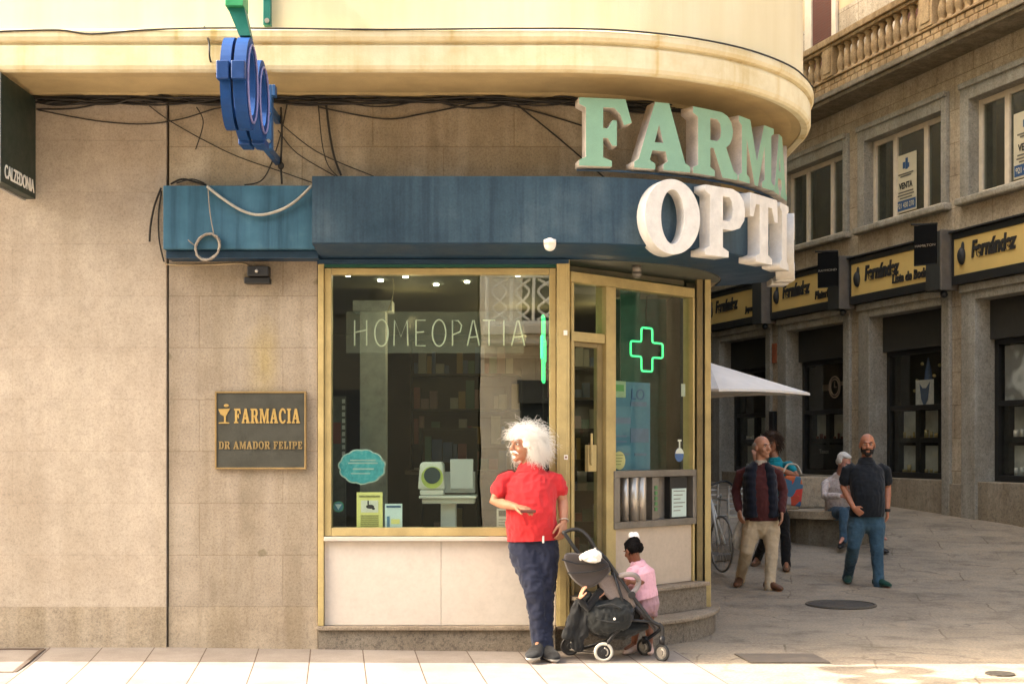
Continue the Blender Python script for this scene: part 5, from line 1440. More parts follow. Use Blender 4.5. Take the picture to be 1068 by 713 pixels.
def cloth(name, c, var=.14, weave=420.0, rough=.92, pattern=None):
    if name in MATS: return MATS[name]
    k = NT(name)
    n1 = k.noise(5, 5, .6); n2 = k.noise(weave, 2, .5); n3 = k.noise(38, 3, .6)
    col = k.ramp(n1, [(.3, tuple(x * (1 - var) for x in c)), (.7, tuple(min(1, x * (1 + var)) for x in c))])
    col = k.mul(col, k.ramp(n2, [(.3, g3(.84)), (.7, g3(1.06))]))
    if pattern: col = k.mul(col, k.ramp(n3, pattern))
    m = k.out(col, rough, k.bump(n2, .25, .002, k.bump(n3, .2, .006)), 0, .12)
    k.b.inputs['Sheen Weight'].default_value = .15
    MATS[name] = m
    return m

def skin(name, c):
    if name in MATS: return MATS[name]
    k = NT(name)
    n1 = k.noise(14, 4, .6); n2 = k.noise(300, 2)
    col = k.ramp(n1, [(.3, (c[0] * .85, c[1] * .78, c[2] * .75)), (.7, (min(1, c[0] * 1.08), c[1] * 1.04, c[2]))])
    m = k.out(col, .5, k.bump(n2, .15, .001), 0, .35)
    k.b.inputs['Subsurface Weight'].default_value = .08; k.b.inputs['Subsurface Radius'].default_value = (.012, .005, .003)
    MATS[name] = m
    return m

def basis(f, u=(0, 0, 1)):
    f = Vector(f).normalized(); u = Vector(u); s = f.cross(u).normalized(); u = s.cross(f)
    return Matrix(((s.x, f.x, u.x), (s.y, f.y, u.y), (s.z, f.z, u.z)))    # columns: side, forward, up

def head_geo(bm, c, M, k, beard=False):
    def e(p, r): ell(bm, c + M @ (Vector(p) * k), [q * k for q in r], 16, 10, M)
    e((0, -.012, .022), (.074, .092, .086)); e((0, .03, -.028), (.059, .063, .083)); e((0, .044, -.075), (.044, .044, .034))
    e((0, .084, .020), (.048, .016, .011)); e((0, .105, -.030), (.019, .014, .011)); e((0, .088, -.060), (.025, .013, .007)); e((0, .086, -.071), (.021, .013, .007)); e((0, .076, -.098), (.022, .02, .018))
    for s in (-1, 1):
        e((s * .074, -.004, -.014), (.011, .021, .033)); e((s * .034, .068, -.032), (.024, .024, .022))
    loft(bm, [c + M @ (Vector(p) * k) for p in ((0, .086, .012), (0, .100, -.010), (0, .112, -.026))], [.010 * k, .011 * k, .014 * k], 10)

def face_parts(body, c, M, k, brow):
    for s in (-1, 1):
        bm = B(); ell(bm, c + M @ (Vector((s * .030, .0825, .003)) * k), [.0125 * k, .0105 * k, .0085 * k], 10, 8, M)
        ey = obj('eye', bm, plain('eye_white', (.55, .52, .47), .3, var=.05), body, smooth=True)
        bm = B(); ell(bm, c + M @ (Vector((s * .030, .0905, .003)) * k), [.006 * k, .0045 * k, .006 * k], 8, 6, M); obj('iris', bm, plain('iris', (.02, .012, .008), .2), ey, smooth=True)
        bm = B(); loft(bm, [c + M @ (Vector(p) * k) for p in ((s * .013, .099, .020), (s * .030, .099, .026), (s * .047, .086, .020))], [.003 * k, .0045 * k, .003 * k], 6); obj('eyebrow', bm, brow, body, smooth=True)

def hand_geo(bm, w, d, n, k, curl=(.35, .4, .3), thumb=1, spread=.10):
    """palm and five fingers from wrist w along d; n = back of the hand; thumb = side (+1 / -1)"""
    d = Vector(d).normalized(); n = Vector(n); n = (n - d * n.dot(d)).normalized(); l = d.cross(n) * thumb
    kn = w + d * .085 * k
    loft(bm, [w, w + d * .03 * k, w + d * .06 * k, kn], [(.027 * k, .019 * k), (.036 * k, .017 * k), (.041 * k, .015 * k), (.040 * k, .012 * k)], 12, l)
    for i, (off, ln) in enumerate(((.030, .072), (.010, .080), (-.010, .075), (-.029, .060))):
        p = kn + l * off * k - d * .006 * k; v = (d + l * off * spread * 10).normalized(); pts = [p]
        for j, f in enumerate((.45, .32, .23)):
            v = Matrix.Rotation(curl[j], 3, n.cross(v) if n.cross(v).length > 0 else l) @ v if False else (v * math.cos(curl[j]) - n * math.sin(curl[j]) * 1.0).normalized()
            nn = n - v * n.dot(v)
            n_loc = nn.normalized() if nn.length > 1e-4 else n
            p = p + v * ln * f * k; pts.append(p)
        loft(bm, pts, [.0092 * k, .0088 * k, .008 * k, .0068 * k], 8)
    p = w + d * .022 * k + l * .026 * k; v = (d * .65 + l * .75 - n * .15).normalized()
    pts = [p, p + v * .038 * k]; v2 = (d * .9 + l * .3 - n * .35).normalized(); pts += [pts[-1] + v2 * .030 * k, pts[-1] + v2 * .056 * k]
    loft(bm, pts, [.014 * k, .0115 * k, .0098 * k, .008 * k], 8)

def shoe_geo(ank, toe, k, zg):
    """closed shoe from ankle to toe point; flat sole at zg"""
    bm = B(); d = Vector((toe.x - ank.x, toe.y - ank.y, 0)); L = max(.15 * k, d.length * 1.05); d = d.normalized() if d.length > .01 else Vector((0, -1, 0)); s = Vector((-d.y, d.x, 0))
    h = Vector((ank.x, ank.y, zg)) - d * .06 * k
    tot = L + .065 * k
    P_ = []; Rr = []
    for f, w, t in ((0, .034, .046), (.15, .041, .054), (.40, .042, .048), (.65, .049, .037), (.85, .048, .031), (1, .033, .023)):
        P_.append(h + d * tot * f + Vector((0, 0, t * k + .002))); Rr.append((w * k, t * k))
    loft(bm, P_, Rr, 14, s)
    loft(bm, [Vector((ank.x, ank.y, zg + .05 * k)), Vector((ank.x, ank.y, zg + .115 * k))], [(.036 * k, .04 * k)] * 2, 12, s)
    me = fuse(bm, .007 * k + .001, 2)
    for v in me.vertices:
        if v.co.z < zg + .004: v.co.z = zg + .002
    return me

def person(label, J, k=1.0, skinm=None, facing=(0, -1, 0), head=(0, -1, 0), up=(0, 0, 1), shirt=None, sleeve=.55, trousers=None, shoes=None, sole=None, belly=.0, zg=0.0,
           hands=None, group=None, voxel=.0075, hem=0.0, slim=1.0, brow=None, leg_r=1.0, fold=.006, shirt_r=1.0, hs_=1.08, shoe_k=1.0):
    J = {a: Vector(b) for a, b in J.items()}
    side = (J['shR'] - J['shL']); side.z = 0; side.normalize()
    fw = Vector(facing).normalized()
    M = basis(head, up)
    bm = B()
    pe, wa, ch, ne = J['pelvis'], J['waist'], J['chest'], J['neck']
    sw_ = (J['shR'] - J['shL']).length / 2
    upv = (ne - pe).normalized()
    def rr(a, b): return (a * k * slim, b * k * slim)
    tp = [pe - upv * .07 * k, pe, wa, ch, ch + (ne - ch) * .62, ne]
    loft(bm, tp, [rr(.13, .10), rr(.155, .11), rr(.135, .10), rr(.15, .105), (sw_ * .58, .066 * k * slim), rr(.055, .055)], 18, side)
    loft(bm, [ne - upv * .03 * k, J['head'] + M @ Vector((0, -.02, -.05)) * k], [(.056 * k, .058 * k), (.052 * k, .056 * k)], 14, side)
    for s in 'LR':
        sh, el, wr = J['sh' + s], J['el' + s], J['wr' + s]
        loft(bm, [sh.lerp(ch, .3) - upv * .06 * k, sh - upv * .055 * k, sh.lerp(el, .5), el, el.lerp(wr, .35), wr], [.036 * k, .038 * k, .045 * k, .038 * k, .039 * k, .027 * k], 12)
        hi, kn, an = J['hip' + s], J['kn' + s], J['an' + s]
        loft(bm, [hi, hi.lerp(kn, .5), kn, kn.lerp(an, .3), an], [.085 * k, .07 * k, .052 * k, .053 * k, .036 * k], 12)
        to = J['to' + s]
        loft(bm, [an, Vector((an.x, an.y, an.z)).lerp(to, .5), to], [.03 * k, .025 * k, .018 * k], 10)
        hd = (hands or {}).get(s, {})
        d = hd.get('d', (wr - el)); n = hd.get('n', side * (1 if s == 'R' else -1))
        hand_geo(bm, wr, d, n, k * hd.get('k', 1.0), hd.get('curl', (.35, .4, .3)), hd.get('thumb', 1))
    head_geo(bm, J['head'], M, k * hs_)
    me = fuse(bm, voxel * k, 2, .4)
    body = finish('person', me, skinm, None, True, loc=(pe.x, pe.y, zg))
    tag(body, label, 'person', group)
    face_parts(body, J['head'], M, k * hs_, brow or ink)
    if trousers:
        bm = B()
        loft(bm, [pe - upv * .10 * k, pe - upv * .02 * k, pe.lerp(wa, .45)], [rr(.15, .12), rr(.168, .132), rr(.150, .118)], 18, side)
        for s in 'LR':
            hi, kn, an = J['hip' + s], J['kn' + s], J['an' + s]
            q = leg_r
            loft(bm, [hi + (pe - hi) * .15, hi.lerp(kn, .3), hi.lerp(kn, .7), kn, kn.lerp(an, .35), kn.lerp(an, .8), kn.lerp(an, 1.13)], [.108 * k * q, .102 * k * q, .082 * k * q, .072 * k * q, .068 * k, .058 * k, .058 * k], 14)
        me = fuse(bm, .010 * k, 3); folds(me, fold * k, 10 / k, .55, 3.1); folds(me, fold * .7 * k, 9 / k, 1.9, 6.3)
        finish('trousers', me, trousers, body, True)
    if shirt:
        bm = B()
        hb = pe.lerp(wa, .05 - hem)
        g = 1.13 * shirt_r
        hm = (hb, upv.copy())
        hb = hb - upv * .05 * k
        loft(bm, [hb, pe.lerp(wa, .55) + fw * belly * .7, wa + fw * belly, ch.lerp(wa, .4) + fw * belly * .6, ch, ch + (ne - ch) * .45, ch + (ne - ch) * .58, ch + (ne - ch) * .68], [rr(.160 * g, .118 * g), rr(.160 * g, (.118 + belly * .5) * g), rr(.155 * g, (.115 + belly * .6) * g), rr(.163 * g, (.118 + belly * .3) * g), rr(.166 * g, .118 * g), (sw_ * .93, .092 * k * slim * g), (sw_ * .74, .084 * k * slim * g), rr(.090 * g, .078 * g)], 20, side)
        for s in 'LR':
            sh, el, wr = J['sh' + s], J['el' + s], J['wr' + s]
            if sleeve <= 1: pts = [sh.lerp(ch, .45) - upv * .035 * k, sh.lerp(ch, .12) - upv * .028 * k, sh.lerp(el, .25), sh.lerp(el, sleeve * .7), sh.lerp(el, sleeve)]; rs = [.050, .056, .059, .060, .062]
            else: pts = [sh.lerp(ch, .45) - upv * .035 * k, sh.lerp(ch, .12) - upv * .028 * k, sh.lerp(el, .25), sh.lerp(el, .6), el, el.lerp(wr, .5), el.lerp(wr, sleeve - 1)]; rs = [.050, .055, .056, .054, .053, .048, .043]
            loft(bm, pts, [r * k * slim * shirt_r for r in rs], 14, None, True)
        me = fuse(bm, .0085 * k, 3); folds(me, fold * k, 11 / k, .5, 9.7); folds(me, fold * .55 * k, 8 / k, 1.5, 2.2); cut(me, hm[0], hm[1])
        so_ = finish('shirt', me, shirt, body, True)
        ax = (ne - ch).normalized(); c0 = ch + (ne - ch) * .735; a1 = (side - ax * side.dot(ax)).normalized(); a2 = ax.cross(a1)
        bm = B(); loft(bm, [c0 + a1 * (.076 * g * k * slim * math.cos(2 * math.pi * i / 24)) + a2 * (.070 * g * k * slim * math.sin(2 * math.pi * i / 24)) for i in range(24)], [(.008 * k, .013 * k)] * 24, 8, ax, False, True)
        obj('neckband', bm, shirt, so_, smooth=True)
    if shoes:
        for s in 'LR':
            me = shoe_geo(J['an' + s], J['to' + s], k * shoe_k, J.get('zg' + s, Vector((0, 0, zg))).z)
            zz = min(v.co.z for v in me.vertices)
            for p in me.polygons:
                if sole and p.center.z < zz + .026 * k: p.material_index = 1
            finish('shoe', me, [shoes, sole] if sole else shoes, body, True)
    return body, M

def hair_strands(bm, c, M, k, n, length, thick, region, spread=.5, curl=.02, base=.085, seg=4, seed=3, avoid=None):
    rnd = random.Random(seed)
    cnt = 0
    while cnt < n:
        v = Vector((rnd.gauss(0, 1), rnd.gauss(0, 1), rnd.gauss(0, 1)))
        if v.length < .01: continue
        v.normalize()
        if not region(v): continue
        cnt += 1
        p = Vector((v.x * .074, v.y * .092 - .012, v.z * .088 + .02)) * k
        d = (v + Vector((rnd.gauss(0, spread), rnd.gauss(0, spread), rnd.gauss(0, spread)))).normalized()
        L = length(v) * rnd.uniform(.55, 1.1) * k; pts = [p]
        for i in range(seg):
            d = (d + Vector((rnd.gauss(0, curl), rnd.gauss(0, curl), rnd.gauss(0, curl) - .05)) * 10).normalized()
            p = p + d * L / seg; pts.append(p)
        if avoid and any(avoid(q / k) for q in pts): continue
        loft(bm, [c + M @ q for q in pts], [thick * (1 - .6 * i / seg) for i in range(seg + 1)], 3, None, False)

# the man with the wild white hair leaning on the gold column
Ym_ = 10.2
def q_(px, py, Y=Ym_): return P(px, py, Y)
tan_skin = skin('skin_tan', (.42, .215, .13))
J = dict(head=q_(547, 463), neck=q_(552.5, 485), chest=q_(553.5, 506), waist=q_(555, 534), pelvis=q_(556, 561),
         shL=q_(529, 493), shR=q_(577, 493), elL=q_(515.5, 523, 10.16), elR=q_(587, 522, 10.22), wrL=q_(537.5, 528, 9.97), wrR=q_(588, 544, 10.12),
         hipL=q_(546, 567), hipR=q_(566.5, 567), knL=q_(559, 616, 10.07), knR=q_(567, 617, 10.13), anL=q_(562.5, 669, 10.05), anR=q_(569, 675, 10.06), toL=q_(554, 685, 9.84), toR=q_(578, 690, 9.9),
         zgL=(0, 0, .022), zgR=(0, 0, .006))
red = cloth('cotton_red', (.52, .030, .035), .10); navy_c = cloth('cotton_navy', (.020, .024, .045), .2)
man, Mm = person('older person with a huge white mop of hair and a red T-shirt', J, 1.03, tan_skin, (-.1, -1, 0), (-.80, -.58, -.04), (0, 0, 1), red, .62, navy_c, cloth('sneaker_black', (.016, .0155, .015)), plain('sole_grey', (.42, .40, .36), .7), belly=.035,
                 hands={'L': dict(d=(.80, -.45, -.12), n=(.1, -.25, 1), curl=(.25, .5, .5), thumb=1), 'R': dict(d=(-.12, -.25, -1), n=(.6, -.7, -.1), curl=(.5, .7, .6), thumb=1)}, voxel=.0052, hem=.12, brow=cloth('brow_grey', (.30, .28, .25)), fold=.011, shoe_k=1.2, leg_r=1.16, shirt_r=1.04)
white_hair = plain('hair_white', (.93, .91, .86), .8, var=.05, spec=.1)
hc_ = J['head']; kk = 1.03
bm = B()
for p, r in (((0, -.03, .055), (.105, .115, .085)), ((.055, -.03, .0), (.06, .10, .10)), ((-.055, -.03, .03), (.055, .09, .09)), ((0, -.08, -.03), (.10, .07, .10)), ((0, .035, .095), (.075, .06, .045))):
    ell(bm, hc_ + Mm @ (Vector(p) * kk), [x * kk for x in r], 16, 10, Mm)
me = fuse(bm, .012, 2)
for v in me.vertices: v.co += v.normal * (.012 * noise.noise(v.co * 30) + .006 * noise.noise(v.co * 75))
finish('hair', me, white_hair, man, True)
bm = B()
hair_strands(bm, hc_, Mm, kk, 6000, lambda v: (.165 if v.z > -.2 else .15) + (.05 if v.y < 0 else 0), .0013, lambda v: (v.z > .42 or v.y < .35) and v.z > -.75, .50, .055, seg=6, seed=5, avoid=lambda q: q.z < .030 and q.y > .035)
hs = obj('hair', bm, white_hair, man, smooth=True)
bm = B()
for s in (-1, 1): loft(bm, [hc_ + Mm @ (Vector(p) * kk) for p in ((s * .002, .108, -.046), (s * .022, .103, -.052), (s * .037, .088, -.066))], [.008, .009, .004], 8)
ell(bm, hc_ + Mm @ (Vector((0, .094, -.090)) * kk), (.016, .012, .014), 10, 8)
obj('moustache', bm, white_hair, man, smooth=True)
bm = B(); v = q_(566.5, 561, 10.055); box(bm, v.x - .008, v.x + .008, v.y - .012, v.y - .004, v.z - .035, v.z + .02); obj('drawstring', bm, white, man, bevel=.003)
bm = B(); c = J['wrR']; dd = (J['wrR'] - J['elR']).normalized(); a1 = dd.cross(Vector((0, 1, 0))).normalized(); a2 = dd.cross(a1)
loft(bm, [c - dd * .01 + a1 * (.036 * math.cos(i * math.pi / 10)) + a2 * (.036 * math.sin(i * math.pi / 10)) for i in range(20)], [.005] * 20, 6, None, False, True); obj('bracelet', bm, steel, man, smooth=True)
bm = B(); c = q_(551, 532.5, 9.885); box(bm, c.x - .06, c.x + .055, c.y - .035, c.y + .035, c.z - .012, c.z + .008)
tag(obj('wallet', bm, plain('wallet_red', (.10, .03, .022), .5), loc=c, bevel=.005), 'small dark red wallet held in front of the red shirt', 'wallet')

# the man in the navy vest
Yv = 14.75; zv = gz(Yv)
def q_(px, py, Y=Yv): return P(px, py, Y)
sk2 = skin('skin_fair', (.46, .245, .16))
J = dict(head=q_(795, 465.5), neck=q_(793, 481.5), chest=q_(792, 498), waist=q_(793, 520), pelvis=q_(794, 541), shL=q_(774, 487, 14.8), shR=q_(810, 487, 14.72),
         elL=q_(767.5, 512, 14.85), elR=q_(817, 512, 14.75), wrL=q_(771, 532, 14.72), wrR=q_(815.5, 534, 14.6),
         hipL=q_(785.5, 546), hipR=q_(804, 546), knL=q_(779, 574, 14.72), knR=q_(805, 576, 14.66), anL=q_(772, 602, 15.0), anR=q_(803, 609, 14.55), toL=q_(768.5, 610, 14.75), toR=q_(814, 617, 14.42), zgL=(0, 0, .05), zgR=(0, 0, .045))
mar = cloth('knit_maroon', (.075, .022, .022), .2); kh = cloth('chino_beige', (.50, .40, .27), .10); brl = plain('leather_brown', (.13, .055, .025), .45)
vm, Mv = person('balding person in a navy quilted vest over a maroon jumper with cream trousers, walking', J, 1.0, sk2, (.15, -1, 0), (.45, -.88, 0), (0, 0, 1), mar, 1.92, kh, brl, None, belly=.02, zg=zv,
                hands={'L': dict(d=(.12, -.3, -1), n=(-.9, -.3, 0), curl=(.3, .4, .3), thumb=1), 'R': dict(d=(-.05, -.3, -1), n=(.9, -.2, 0), curl=(.3, .4, .3), thumb=-1)}, hem=.12)
bm = B()
ud = (J['neck'] - J['pelvis']).normalized(); sd_ = Vector((1, -.05, 0)).normalized()
for s in (-1, 1):
    pts = [J['pelvis'] + ud * .02, J['waist'], J['chest'], J['chest'].lerp(J['neck'], .55), J['neck'] - ud * .01]
    rs = [(.089, .168), (.087, .170), (.086, .160), (.072, .125), (.034, .092)]
    offs = [.106, .104, .102, .088, .055]
    loft(bm, [p + sd_ * s * o for p, o in zip(pts, offs)], rs, 16, sd_, False)
me = fuse(bm, .010, 2)
for v in me.vertices:
    v.co += v.normal * .0035 * math.cos((v.co.z) * 2 * math.pi / .085)
folds(me, .004, 12, .5, 1.0); finish('vest', me, cloth('quilt_navy', (.010, .012, .020), .2), vm, True)
bm = B(); loft(bm, [J['neck'] - ud * .035, J['neck'] + ud * .02], [(.078, .078), (.068, .070)], 16, sd_, False); finish('collar', fuse(bm, .008, 1), cloth('shirt_pale', (.42, .38, .32)), vm, True)
grey_hair = plain('hair_grey', (.34, .31, .28), .8, var=.15)
def crop_hair(body, c, M, k, m, mode):
    bm = B()
    def e(p, r): ell(bm, c + M @ (Vector(p) * k), [x * k for x in r], 16, 10, M)
    if mode == 'fringe':
        for s in (-1, 1): e((s * .066, -.035, .005), (.016, .05, .04))
        e((0, -.085, .0), (.062, .026, .05))
    elif mode == 'full':
        e((0, -.035, .042), (.081, .086, .080)); e((0, .02, .088), (.060, .05, .030)); e((0, -.07, -.02), (.07, .045, .06))
        for s in (-1, 1): e((s * .072, -.02, .01), (.017, .05, .045))
    me = fuse(bm, .008 * k, 2)
    for v in me.vertices: v.co += v.normal * .004 * noise.noise(v.co * 60)
    finish('hair', me, m, body, True)
crop_hair(vm, J['head'], Mv, 1.08, grey_hair, 'fringe')
bm = B(); c = q_(770, 556, 14.85)
for i in range(5): pass
loft(bm, [c + Vector((.03, 0, .17)), c + Vector((.01, 0, .06)), c + Vector((-.0, 0, -.06)), c + Vector((.0, 0, -.15))], [(.014, .01), (.05, .03), (.075, .04), (.05, .03)], 12, Vector((1, 0, 0)))
me = fuse(bm, .010, 1); folds(me, .008, 18, .5)
tag(finish('carrier_bag', me, plain('plastic_white', (.55, .54, .50), .5), None, True, loc=c), 'small white carrier bag held behind the cream trousers', 'bag')

# the woman behind him
Yw = 16.3; zw = gz(Yw)
def q_(px, py, Y=Yw): return P(px, py, Y)
sk3 = skin('skin_olive', (.34, .165, .10))
J = dict(head=q_(805, 461), neck=q_(808, 476), chest=q_(808.5, 492), waist=q_(808, 512), pelvis=q_(807, 529), shL=q_(796, 481, 16.4), shR=q_(821, 481, 16.2),
         elL=q_(790, 500, 16.35), elR=q_(831, 497, 16.05), wrL=q_(788, 480, 16.15), wrR=q_(811.5, 488, 15.93),
         hipL=q_(801, 533), hipR=q_(815, 533), knL=q_(800, 558, 16.3), knR=q_(819, 560, 16.15), anL=q_(790, 581, 16.6), anR=q_(820, 586, 16.1), toL=q_(786, 587, 16.4), toR=q_(820.5, 592, 15.92), zgL=(0, 0, .12), zgR=(0, 0, .11))
teal = cloth('cotton_teal', (.01, .24, .30), .12); blk_c = cloth('cotton_black', (.016, .016, .017), .2)
wm, Mw = person('person with brown hair in a teal T-shirt carrying a colourful tote bag', J, .96, sk3, (.2, -1, 0), (-.55, -.8, -.1), (0, 0, 1), teal, .6, blk_c, plain('sandal_tan', (.16, .09, .05), .6), None, zg=zw,
                hands={'L': dict(d=(-.1, -.2, 1), n=(.3, -1, 0), curl=(.4, .5, .4), thumb=1), 'R': dict(d=(-.9, -.2, .3), n=(.2, -.3, 1), curl=(.3, .4, .4), thumb=1)}, slim=.9, leg_r=.86, hem=.2)
brown_hair = plain('hair_brown', (.055, .028, .015), .6, var=.3)
crop_hair(wm, J['head'], Mw, 1.08, brown_hair, 'full')
bm = B(); hair_strands(bm, J['head'], Mw, .96, 1100, lambda v: .13, .003, lambda v: v.z > .3 or v.y < .25, .35, .03, seed=9); obj('hair', bm, brown_hair, wm, smooth=True)
tb_ = thing('tote_bag', 'colourful orange and blue patterned tote bag on the arm of the teal shirt', 'bag', q_(825, 525, 16.0))
k = NT('tote_print'); vo = k.n('ShaderNodeTexVoronoi'); vo.inputs['Scale'].default_value = 11; k.l(k.tc.outputs['Object'], vo.inputs[0])
rp = k.n('ShaderNodeValToRGB'); k.l(vo.outputs['Color'], rp.inputs[0]); rp.color_ramp.interpolation = 'CONSTANT'
els = rp.color_ramp.elements
while len(els) < 6: els.new(.5)
for e_, (p, c) in zip(els, ((0, (.42, .06, .03)), (.3, (.46, .12, .04)), (.48, (.05, .14, .24)), (.58, (.50, .05, .04)), (.70, (.30, .30, .32)), (.82, (.04, .10, .22)))): e_.position = p; e_.color = (*c, 1)
totem = k.out(rp.outputs[0], .8); MATS['tote'] = totem
bm = B(); prism(bm, [(-.16, -.19), (.10, -.23), (.13, .02), (.10, .13), (-.08, .14), (-.14, .02)], -.06, .06, lambda v: q_(825.5, 508, 15.98) + Vector((v.x, v.z, v.y)))
obj('bag_body', bm, totem, tb_, bevel=.02)
bm = B(); tube(bm, spline([q_(817, 492, 15.93), q_(822, 484, 15.98), q_(831, 485, 15.98), q_(836, 494, 15.93)], 6), .012); obj('strap', bm, plain('strap_cream', (.48, .44, .36), .8), tb_, smooth=True)

# the bald man
Yb_ = 15.0; zb2 = gz(Yb_)
def q_(px, py, Y=Yb_): return P(px, py, Y)
J = dict(head=q_(904.5, 463), neck=q_(903.5, 479), chest=q_(903.5, 495), waist=q_(904, 516), pelvis=q_(904, 536), shL=q_(885, 483.5), shR=q_(922, 483.5, 15.03),
         elL=q_(879.5, 508, 15.05), elR=q_(926, 508, 15.1), wrL=q_(890, 529, 14.86), wrR=q_(925.5, 532, 15.0),
         hipL=q_(894.5, 541), hipR=q_(913, 541), knL=q_(890.5, 569, 14.92), knR=q_(914.5, 571, 14.92), anL=q_(884.5, 599, 15.25), anR=q_(916.5, 606, 14.85), toL=q_(884, 611, 15.05), toR=q_(927, 613.5, 14.72), zgL=(0, 0, .055), zgR=(0, 0, .05))
jean = cloth('denim_teal', (.045, .092, .135), .38); blk_s = cloth('pique_black', (.016, .019, .024), .2)
bmn, Mb = person('bald person with a black beard in a black polo shirt and blue jeans, walking', J, 1.0, skin('skin_ruddy', (.44, .20, .12)), (0, -1, 0), (-.18, -1, -.06), (0, 0, 1), blk_s, .72, jean, cloth('trainer_green', (.012, .055, .04)), plain('sole_dark', (.05, .09, .075), .7), belly=.04, zg=zb2,
                 hands={'L': dict(d=(.75, -.1, -.65), n=(-.4, -.9, -.2), curl=(.2, .2, .2), thumb=-1), 'R': dict(d=(0, -.1, -1), n=(.9, -.3, 0), curl=(.4, .5, .4), thumb=-1)}, leg_r=1.02, hem=.16, shirt_r=1.06)
bm = B(); c = J['head']
def eb(p, r): ell(bm, c + Mb @ (Vector(p) * 1.08), [x * 1.08 for x in r], 12, 8, Mb)
eb((0, .072, -.098), (.036, .030, .026)); eb((0, .094, -.050), (.030, .012, .008))
for s in (-1, 1): eb((s * .030, .078, -.070), (.010, .022, .028)); eb((s * .045, .05, -.075), (.014, .035, .028)); eb((s * .058, .02, -.055), (.009, .024, .034))
finish('beard', fuse(bm, .006, 2), plain('beard_black', (.018, .014, .012), .8), bmn, True)
bm = B(); loft(bm, [J['neck'] + Vector((0, 0, -.03)), J['neck'] + Vector((0, .008, .022))], [(.080, .082), (.072, .074)], 16, Vector((1, 0, 0)), False); finish('collar', fuse(bm, .008, 1), blk_s, bmn, True)
bm = B(); c = J['wrR']; loft(bm, [c + Vector((0, 0, .02)), c - Vector((0, 0, .015))], [.034, .034], 12, None, False); obj('watch', bm, black, bmn, bevel=.004)

# the seated man on the bench
Ys = 17.95; zs_ = gz(Ys)
def q_(px, py, Y=Ys): return P(px, py, Y)
J = dict(head=q_(880.5, 481.5, 17.8), neck=q_(876, 494, 17.95), chest=q_(873, 506, 18.0), waist=q_(872, 521, 18.08), pelvis=q_(874, 533, 18.1), shL=q_(861, 500, 18.0), shR=q_(886, 501, 17.95),
         elL=q_(860, 517, 17.85), elR=q_(893, 516, 17.8), wrL=q_(878, 517, 17.66), wrR=q_(886, 508, 17.62),
         hipL=q_(869, 536, 18.05), hipR=q_(881, 536, 18.05), knL=q_(880, 533, 17.62), knR=q_(901, 534, 17.6), anL=q_(879.5, 560, 17.62), anR=q_(916, 556, 17.45), toL=q_(876, 566, 17.45), toR=q_(924, 562, 17.35), zgL=(0, 0, .265), zgR=(0, 0, .215))
stm, Ms = person('white haired person in a pale checked shirt sitting on the curved stone bench', J, .94, skin('skin_pink', (.50, .25, .19)), (.45, -.9, 0), (.45, -.8, -.45), (0, 0, 1), cloth('shirt_check', (.56, .49, .46), .08, pattern=[(.40, (.80, .74, .74)), (.50, g3(1.0))]), 1.85, cloth('denim_blue', (.06, .115, .175), .35), plain('leather_black', (.02, .02, .02), .4), None, belly=.02, zg=zs_,
                 hands={'L': dict(d=(.7, -.5, .3), n=(0, -1, .3), curl=(.6, .6, .5), thumb=1), 'R': dict(d=(-.3, -.3, .9), n=(.6, -.6, .2), curl=(.5, .6, .5), thumb=1)}, hem=.1)
crop_hair(stm, J['head'], Ms, 1.03, plain('hair_silver', (.60, .57, .52), .8, var=.1), 'full')

# the little girl
Yg = 10.38
def q_(px, py, Y=Yg): return P(px, py, Y)
kg = .62
J = dict(head=q_(659.5, 573, 10.36), neck=q_(665, 587), chest=q_(667.5, 597), waist=q_(670, 613), pelvis=q_(672.5, 627), shL=q_(660, 592.5, 10.30), shR=q_(675, 592, 10.46),
         elL=q_(656, 607, 10.24), elR=q_(672, 607, 10.30), wrL=q_(649, 605, 10.18), wrR=q_(658, 606.5, 10.2),
         hipL=q_(669, 630, 10.34), hipR=q_(677, 630, 10.44), knL=q_(664, 651, 10.32), knR=q_(677, 651, 10.40), anL=q_(661, 671, 10.36), anR=q_(678, 671, 10.40), toL=q_(652, 676, 10.26), toR=q_(678, 677, 10.24), zgL=(0, 0, .008), zgR=(0, 0, .008))
pink = cloth('cotton_pink', (.72, .40, .47), .08)
gl_, Mg = person('small child in a pink top with a black hair bun standing behind the stroller', J, kg, skin('skin_brown', (.20, .085, .05)), (-.7, -.5, 0), (-.52, .72, -.42), (0, 0, 1), pink, .85, None, cloth('sandal_pale', (.60, .42, .34)), None, zg=0.0, hem=-.25, brow=skin('skin_brown', (0, 0, 0)), slim=1.12, voxel=.008, shirt_r=1.08, hs_=1.2)
bm = B(); ud = (J['neck'] - J['pelvis']).normalized()
loft(bm, [J['pelvis'] + ud * .05, J['pelvis'] - ud * .03], [(.115, .09), (.12, .095)], 14, Vector((1, .6, 0)))
for s in 'LR': loft(bm, [J['hip' + s], J['hip' + s].lerp(J['kn' + s], .6)], [.062, .066], 12, None, False)
me = fuse(bm, .008, 2); folds(me, .006, 22, .5); finish('shorts', me, cloth('cotton_mauve', (.40, .24, .27), .15), gl_, True)
hk = .80                                          # a toddler's head is large for her body
bm = B()
def eg(p, r): ell(bm, J['head'] + Mg @ Vector(p), r, 14, 9, Mg)
eg((0, -.018, .022), (.066, .070, .066)); eg((0, .018, .055), (.046, .036, .026)); eg((.03, -.05, .0), (.036, .036, .045)); eg((-.03, -.05, .0), (.036, .036, .045)); eg((0, -.05, .05), (.05, .04, .04))
me = fuse(bm, .007, 2)
for v in me.vertices: v.co += v.normal * .005 * noise.noise(v.co * 70)
jet = plain('hair_black', (.006, .005, .005), .85, var=.2, spec=.08); finish('hair', me, jet, gl_, True)
